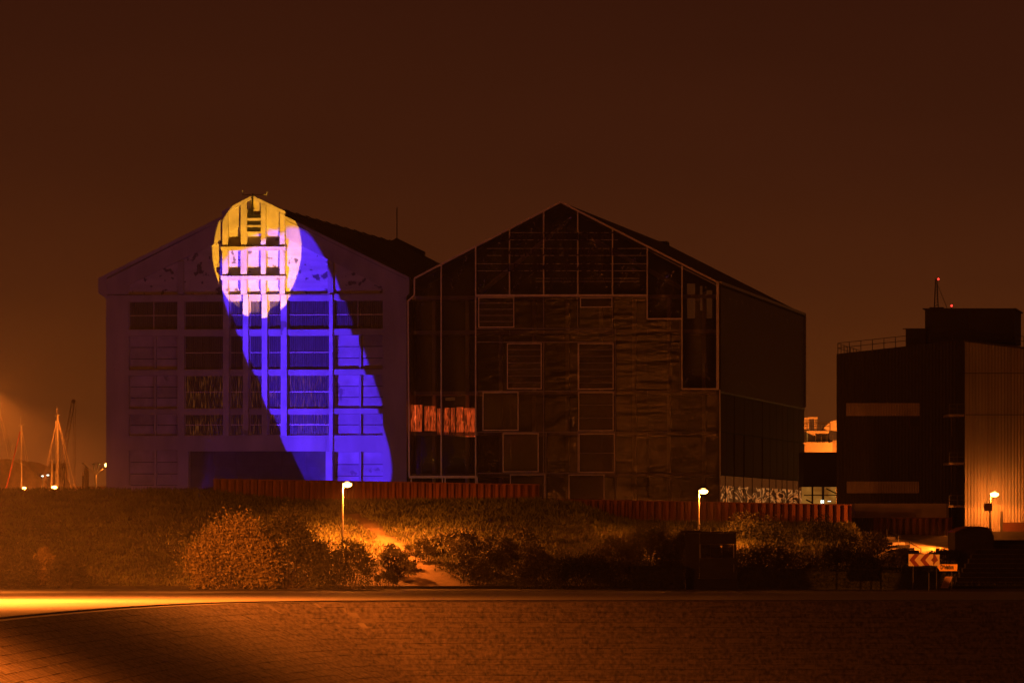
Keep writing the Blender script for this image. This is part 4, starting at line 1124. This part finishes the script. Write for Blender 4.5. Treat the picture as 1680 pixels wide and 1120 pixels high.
bush(1018, 1122, 852, 950, 410, 'large soft bush between lit grass slope and the dark shelter', 9000, m='leaf', size=.16, lobes=8)
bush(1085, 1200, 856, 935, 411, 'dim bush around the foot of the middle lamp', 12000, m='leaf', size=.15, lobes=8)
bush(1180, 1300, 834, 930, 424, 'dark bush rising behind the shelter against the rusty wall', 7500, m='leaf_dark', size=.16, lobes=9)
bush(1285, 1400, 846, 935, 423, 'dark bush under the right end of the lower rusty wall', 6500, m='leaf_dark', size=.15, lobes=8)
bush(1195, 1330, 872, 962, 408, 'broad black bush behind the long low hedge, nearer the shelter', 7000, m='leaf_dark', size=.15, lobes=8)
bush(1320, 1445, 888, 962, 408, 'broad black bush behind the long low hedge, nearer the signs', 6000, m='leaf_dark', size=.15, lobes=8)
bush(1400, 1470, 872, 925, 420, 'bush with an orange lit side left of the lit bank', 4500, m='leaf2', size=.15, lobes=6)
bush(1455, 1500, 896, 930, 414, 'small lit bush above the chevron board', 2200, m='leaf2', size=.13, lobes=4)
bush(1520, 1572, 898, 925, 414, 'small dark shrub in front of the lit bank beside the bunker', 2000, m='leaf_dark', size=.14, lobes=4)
G = 'scrub growing on the grassy embankment'
for i in range(26):
    px = rnd.uniform(640, 870); yb = rnd.uniform(888, 962)
    if 672 < px < 745 and yb > 940: continue
    Y = 437 - (yb - 822) / 143 * 36; Y = max(400.6, Y)
    X = XP(px, Y); z = float(terrain(X, Y)); py = HY - z * FPX / Y
    h = rnd.uniform(22, 48)
    bush(px - rnd.uniform(14, 24), px + rnd.uniform(14, 24), py - h, py + 2, Y, 'low leggy scrub bush growing on the rough bank right of the sandy track', 1100, m='leaf2' if i % 3 else 'leaf', size=.17, lobes=3, group=G, name='scrub_bush', spiky=.6)

def hedge(px0, px1, yt0, yt1, yb, Y, label, n, m='leaf_dark', d=1.0):
    a, b = P(px0, yb, Y), P(px1, yb, Y); W_ = b.x - a.x
    t = empty('hedge', a, 0, label, 'hedge')
    u = rng.uniform(0, 1, n); h0, h1 = (yb - yt0) * Y / FPX, (yb - yt1) * Y / FPX
    H = h0 + (h1 - h0) * u; face = rng.uniform(0, 1, n)
    y = np.where(face < .45, rng.uniform(0, .1, n), rng.uniform(0, d, n)); z = np.where(face < .45, rng.uniform(0, 1, n) * H, H - rng.uniform(0, .1, n))
    x = u * W_; endm = face > .93; x = np.where(endm, rng.uniform(0, .12, n), x); z = np.where(endm, rng.uniform(0, 1, n) * H, z)
    leaves_mesh('foliage', np.stack([x, y, z], -1), .09, M[m], t, up=.3)
    MB().prism([(.1, -.3), (W_ - .1, -.3), (W_ - .1, h1 - .12), (.1, h0 - .12)], .1, d - .05).build('core', M['leaf_dark'], t)
hedge(1037, 1124, 928.5, 929, 966, 396.5, 'short square trimmed hedge left of the dark shelter', 9000, m='leaf_dark')
hedge(1211, 1545, 931, 938, 964, 396.5, 'long low trimmed hedge running right from the shelter', 20000, m='leaf_dark')

# dark glazed shelter
sh = empty('shelter', P(1167, 966, 397.5), 0, 'small dark glazed shelter on a plinth between two trimmed hedges', 'shelter')
g = sh.location
def hx(px): return XP(px, 397.5) - g.x
def hz(py): return ZP(py, 397.5) - g.z
MB().box(hx(1125), hx(1210), 0, 2.2, 0, hz(948)).build('plinth', M['dkerb'], sh)
for q in (1127, 1206.5):
    for yy in (.1, 1.9): MB().box(hx(q) - .07, hx(q) + .07, yy, yy + .12, hz(948), hz(872)).build('post', M['dark_steel'], sh)
MB().box(hx(1117), hx(1149), -.3, 2.4, hz(873.5), hz(869.5)).build('roof', M['dark_steel'], sh); MB().box(hx(1149.2), hx(1213), -.2, 2.3, hz(874), hz(871.5)).build('roof', M['dark_steel'], sh)
MB().box(hx(1129), hx(1147), .12, .2, hz(947.8), hz(874.5)).build('side_panel', M['dark_steel'], sh); MB().box(hx(1148.5), hx(1204), .12, .2, hz(892), hz(874.5)).build('fascia', M['dark_steel'], sh)
MB().box(hx(1148.5), hx(1204), .12, .2, hz(947.8), hz(915)).build('lower_panel', M['dark_steel'], sh)
for a, b in ((1149, 1165), (1166, 1183), (1186, 1203)): MB().box(hx(a), hx(b), .14, .17, hz(914.5), hz(892.5)).build('pane', M['pane'], sh)
for q in (1148.5, 1204): MB().box(hx(q) - .03, hx(q) + .03, .05, .11, hz(915), hz(892)).build('frame_post', M['alu'], sh)
MB().box(hx(1204) - .03, hx(1204) + .03, .05, .11, hz(938), hz(925)).build('frame_post', M['alu_dim'], sh)

# rough grass over the embankment
N = 150000
gx_ = rng.uniform(-42, 45, N); gy_ = 401.2 + 38 * rng.uniform(0, 1, N) ** 1.1
sd = sand(gx_, gy_); keep = rng.uniform(0, 1, N) > sd * 1.3
clump = hash_noise(gx_ * 1.6, gy_ * 1.4); keep &= rng.uniform(-1.3, 1.3, N) < clump + .8
px_ = CX + FPX * gx_ / gy_; keep &= ~((px_ > 1450) & (gy_ > 424))
gx_, gy_, clump = gx_[keep], gy_[keep], clump[keep]
gz_ = terrain(gx_, gy_)
go = leaves_mesh('grass', np.stack([gx_, gy_, gz_ - .02], -1), .30, M['grass'], up=1.6, asp=5)
tag(go, 'rough grass covering the embankment slope', 'grass', kind='stuff')
# loose weeds
N = 9000
ax = rng.uniform(-42, 0, N); ay = 401.2 + 20 * rng.uniform(0, 1, N) ** 1.6
ok = sand(ax, ay) < .25; ax, ay = ax[ok], ay[ok]
wo_ = leaves_mesh('weeds', np.stack([ax, ay, terrain(ax, ay) + rng.uniform(0, .35, len(ax))], -1), .2, M['leaf2'], up=.8, asp=2.4)
tag(wo_, 'taller weeds along the foot of the embankment', 'weeds', kind='stuff')

# ---------------------------------------------------------------- harbour at left
def boat(pxm, ytop, Y, label, mast_r, stays, furled=None, H_hull=-3.2, mast2=None):
    X = XP(pxm, Y); t = empty('sailing_boat', (X, Y, -5.0), 0, label, 'sailing boat', 'sailing boats moored beyond the bank')
    Lh = 9.0; vs = []; fs = []
    for i, u in enumerate(np.linspace(-1, 1, 13)):
        wdt = 1.5 * max(.02, (1 - abs(u) ** 2.4)); zt = 1.2 + .25 * u * u
        vs += [(u * Lh / 2, -wdt, zt), (u * Lh / 2, -wdt * .75, .1), (u * Lh / 2, 0, -.45), (u * Lh / 2, wdt * .75, .1), (u * Lh / 2, wdt, zt)]
    for i in range(12):
        for j in range(4): fs.append((i * 5 + j, i * 5 + j + 1, i * 5 + j + 6, i * 5 + j + 5))
        fs.append((i * 5, i * 5 + 5, i * 5 + 9, i * 5 + 4))
    MB().add(vs, fs).build('hull', M['white_paint'], t); MB().box(-1.6, 1.2, -.7, .7, 1.2, 1.75).build('cabin', M['white_paint'], t)
    H = ZP(ytop, Y) + 5
    ms = MB().tube((0, 0, 1.2), (0, 0, H), mast_r, mast_r * .8, 8).build('mast', M['mast'], t)
    MB().box(-.4, .4, -.03, .03, 1.2 + (H - 1.2) * .38, 1.2 + (H - 1.2) * .38 + .05).build('spreader', M['mast'], ms)
    MB().tube((-.25, 0, H), (.25, 0, H + .1), .02, seg=4).tube((-.05, 0, H), (-.05, 0, H + .8), .015, seg=4).build('masthead', M['mast'], ms)
    for (q, r) in stays:
        MB().tube((0, 0, H - .1), ((q - pxm) * Y / FPX, 0, 1.3), r, seg=4).build('stay', M['wire'], t)
    if furled: MB().tube((-.1, 0, H - .5), ((furled - pxm) * Y / FPX, 0, 1.5), .06, .06, 6).build('furled_sail', M['furled_red'], t)
    if mast2: MB().tube((mast2[0], .3, 1.2), (mast2[0], .3, ZP(mast2[1], Y) + 5), .05, .05, 6).build('mizzen_mast', M['mast'], t)
boat(35, 698, 520, 'sailing boat mast with red striped furled sail at far left', .09, [(80, .02), (66, .02)], furled=-20)
boat(94.5, 682, 517, 'tallest sailing boat mast in the left harbour', .10, [(38, .025), (44, .025), (140, .025), (155, .025)], mast2=(-.17, 690))
boat(85, 755, 515, 'short bare boat mast beside the tallest mast', .07, [(75, .015)])
boat(-6, 655, 525, 'mast with long stays at the left picture edge', .09, [(76, .022), (66, .02), (50, .02)])
# double-arm lamp
def multi_lamp():
    Y = 560; b = P(157, 860, Y); t = empty('harbour_lamp', b, 0, 'branching harbour lamp post with one lit arm by the hall corner', 'street lamp')
    H = ZP(775, Y) - b.z
    MB().tube((0, 0, 0), (0, 0, H), .11, .09, 8).build('pole', M['steel'], t)
    tips = [((153 - 157), 762), ((162 - 157), 762), ((174 - 157), 763), ((137 - 157), 761)]
    for dx, y_ in tips:
        z = ZP(y_, Y) - b.z; MB().path([(0, 0, H - .2), (dx * Y / FPX, 0, z)], .055, 6).build('arm', M['steel'], t)
        if dx != 17: MB().ball((dx * Y / FPX, 0, z + .05), .16, .14, .09).build('lamp_head', M['steel'], t)
    x, z = 18 * Y / FPX, ZP(762.5, Y) - b.z
    MB().ball((x, 0, z), .2, .2, .17).build('lit_head', M['lamp_glow'], t)
    down_light('lamp_light', (x, 0, z - .25), 700, SOD, .12, t, 170)
multi_lamp()
def small_flood(px, py, Y, label, m, power, size=.25, col=SOD):
    p = P(px, py, Y); t = empty('quay_light', (p.x, p.y, -5.0), 0, label, 'lamp', 'small lights on the harbour quay')
    MB().tube((0, 0, 0), (0, 0, p.z + 5), .05, seg=6).build('pole', M['steel'], t)
    MB().ball((0, 0, p.z + 5 + size * .4), size, .15, size * .5).build('lamp_glass', m, t)
    if power: point_light('lamp_light', (0, -.4, p.z + 5), power, col, .1, t)
small_flood(39.5, 802, 506, 'small quay light beside the foot of the left mast', M['lamp_glow'], 17000, .2)
small_flood(89, 801, 504, 'small quay light below the tallest mast', M['lamp_glow'], 15000, .24)
small_flood(70, 781.5, 700, 'left of two pale white far harbour lights', M['lamp_white'], 0, .16)
small_flood(78.5, 780, 700, 'right of two pale white far harbour lights', M['lamp_white'], 0, .16)
# faint silhouettes farther off: haze is put into the shared pale colour
def Pm(px, py, Y, o): v = P(px, py, Y); return (v.x - o.x, v.y - o.y, v.z - o.z)
Yc = 1100.0
og = P(100, 900, Yc); og.z = -6
cn = empty('harbour_crane', og, 0, 'far dockside crane with a leaning lattice jib and hanging cables', 'crane')
cmat = mat('hazed_paint', (.62, .42, .26), .8)  # lightened so the crane looks faint, as if in haze
mb = MB()
jb = [((97, 770), (118, 658)), ((104, 770), (122, 660))]
for a, b in jb: mb.tube(Pm(*a, Yc, og), Pm(*b, Yc, og), .10, .08, 5)
for i in range(14):
    f = i / 14; g2 = (i + 1) / 14
    a = (97 + 21 * f, 770 - 112 * f); b = (104 + 18 * g2, 770 - 110 * g2)
    mb.tube(Pm(*a, Yc, og), Pm(*b, Yc, og), .04, seg=4)
mb.ball(Pm(120.5, 658, Yc, og), .4, .3, .4, 8, 6)
mb.build('jib', cmat, cn)
MB().tube(Pm(121, 660, Yc, og), Pm(121.5, 800, Yc, og), .05, seg=4).tube(Pm(124, 660, Yc, og), Pm(124, 800, Yc, og), .05, seg=4).build('cable', cmat, cn)
a = Pm(100, 770, Yc, og); MB().box(a[0] - 1.5, a[0] + 1.5, -1.5, 1.5, 0, a[2] - 2).box(a[0] - 2, a[0] + 1.2, -1.5, 1.5, a[2] - 2, a[2] + 1.2).build('tower', cmat, cn)
Yh = 1000.0; og = P(20, 900, Yh); og.z = -6
hg = empty('hangar', og, 0, 'large dark hangar with a curved roof at the far left', 'hangar')
pl = [(-60, 770), (-30, 755), (0, 752.5), (16, 752.5), (30, 758), (50, 770), (75, 792), (90, 805)]
pl3 = [(Pm(x, y, Yh, og)[0], Pm(x, y, Yh, og)[2]) for x, y in pl]
MB().prism([(pl3[0][0], 0)] + pl3 + [(pl3[-1][0], 0)], 0, 60).build('shell', cmat, hg)
MB().box(-3, 3, -.1, -.01, 0, pl3[3][1] * .55).build('door', mat('hangar_door', (.06, .035, .02), .8), hg)
for px, yt, w_, Y, lab in ((104, 768, 5, 800, 'slim pale silo behind the tallest mast'), (142, 772, 8, 820, 'thick dark silo left of the branching lamp'), (136, 780, 3, 780, 'thin far chimney beside the dark silo')):
    og = P(px, 900, Y); og.z = -6; r = w_ * Y / FPX / 2; H = ZP(yt, Y) + 6
    t = empty('silo', og, 0, lab, 'silo')
    MB().tube((0, 0, 0), (0, 0, H), r, r, 14).build('drum', mat('silo_wall', (.20, .10, .05), .8), t)
    MB().tube((0, 0, H), (0, 0, H + .5), r * 1.15, r * .5, 14).build('cap', cmat, t)
og = P(132, 900, 850); og.z = -6
sdp = MB().box(-2.5, 4, 0, 8, 0, ZP(797, 850) + 6).box(4.01, 6, 0, 8, 0, ZP(794, 850) + 6).build('low_shed', cmat, loc=og); tag(sdp, 'low far shed on the skyline between mast and hall', 'shed')
# ship beyond the gap
Ys = 700.0; og = P(1347, 900, Ys); og.z = -6
sp = empty('ship', og, 0, 'orange-lit ship superstructure seen in the gap between the buildings', 'ship')
def sx_(px): return XP(px, Ys) - og.x
def sz_(py): return ZP(py, Ys) - og.z
MB().box(sx_(1300), sx_(1366), 0, 10, 0, sz_(725)).build('deckhouse', M['white_paint'], sp)
MB().box(sx_(1366.1), sx_(1400), 1, 9, 0, sz_(722)).build('deckhouse', mat('ship_grey_paint', (.35, .30, .25), .6), sp)
MB().box(sx_(1300), sx_(1362), 3, 9, sz_(725), sz_(706)).build('bridge', M['white_paint'], sp)
MB().box(sx_(1318), sx_(1330), 3.5, 8, sz_(706), sz_(684)).build('funnel_housing', M['white_paint'], sp); MB().box(sx_(1329), sx_(1344), 3.6, 4.2, sz_(686), sz_(683)).build('gantry', M['white_paint'], sp)
MB().box(sx_(1339), sx_(1343), 3.6, 4.4, sz_(706), sz_(686)).build('gantry_leg', M['white_paint'], sp); MB().prism([(sx_(1352), sz_(706)), (sx_(1358), sz_(697)), (sx_(1366), sz_(690)), (sx_(1376), sz_(688)), (sx_(1376), sz_(706))], 4, 8).build('funnel', M['white_paint'], sp)
MB().box(sx_(1346), sx_(1364), 4, 6, sz_(694), sz_(692.5)).build('roof', M['dark_steel'], sp)
for q in range(6): MB().box(sx_(1341 + q * 4), sx_(1343.4 + q * 4), 2.9, 2.99, sz_(723), sz_(719)).build('window', M['dark_steel'], sp)
MB().box(sx_(1326), sx_(1327), 2.9, 2.99, sz_(723), sz_(709)).build('tube_lamp', M['lit_room'], sp)
railing(sp, [(sx_(1318), 3, sz_(706)), (sx_(1364), 3, sz_(706))], 1, 1, 'railing', 'dark_steel', .04); railing(sp, [(sx_(1338), .1, sz_(725)), (sx_(1366), .1, sz_(725))], 1, .6, 'railing', 'dark_steel', .04)
t = empty('quay_lamp', (47, 692, -6), 0, 'sodium quay lamp beside the ship', 'street lamp')
MB().tube((0, 0, 0), (0, 0, 12), .1, .08, 8).build('pole', M['steel'], t)
MB().ball((0, 0, 12.2), .5, .5, .2).build('bowl', M['lamp_glow'], t)
point_light('lamp_light', (-.6, -.4, 11.7), 25000, SOD, .2, t)
# quay lamps behind the right building light the ship and show in the side glazing
for i, (x, y, h) in enumerate(((50, 610, 9), (62, 660, 10), (75, 700, 9), (46, 650, 8), (95, 760, 11), (58, 585, 6))):
    t = empty('quay_lamp', (x, y, -6), 0, 'sodium quay lamp hidden behind the industrial building', 'street lamp', 'quay lamps behind the industrial building')
    MB().tube((0, 0, 0), (0, 0, h + 3), .1, .08, 8).build('pole', M['steel'], t)
    MB().ball((0, 0, h + 3.1), .8, .8, .5).build('bowl', M['lamp_glow'], t)
    

# ---------------------------------------------------------------- night haze over the harbour
hz_ = MB().box(-1600, 1600, -120, 1980, -11, 36).build('haze', None); tag(hz_, 'thin night haze over the harbour', kind='stuff')
hm = bpy.data.materials.new('haze_air'); hm.use_nodes = True
n, l = hm.node_tree.nodes, hm.node_tree.links; n.clear()
ho = n.new('ShaderNodeOutputMaterial'); hv = n.new('ShaderNodeVolumePrincipled')
hv.inputs['Color'].default_value = (.9, .88, .85, 1); hv.inputs['Density'].default_value = .00024; hv.inputs['Anisotropy'].default_value = .3
l.new(hv.outputs[0], ho.inputs['Volume']); hz_.data.materials.append(hm)
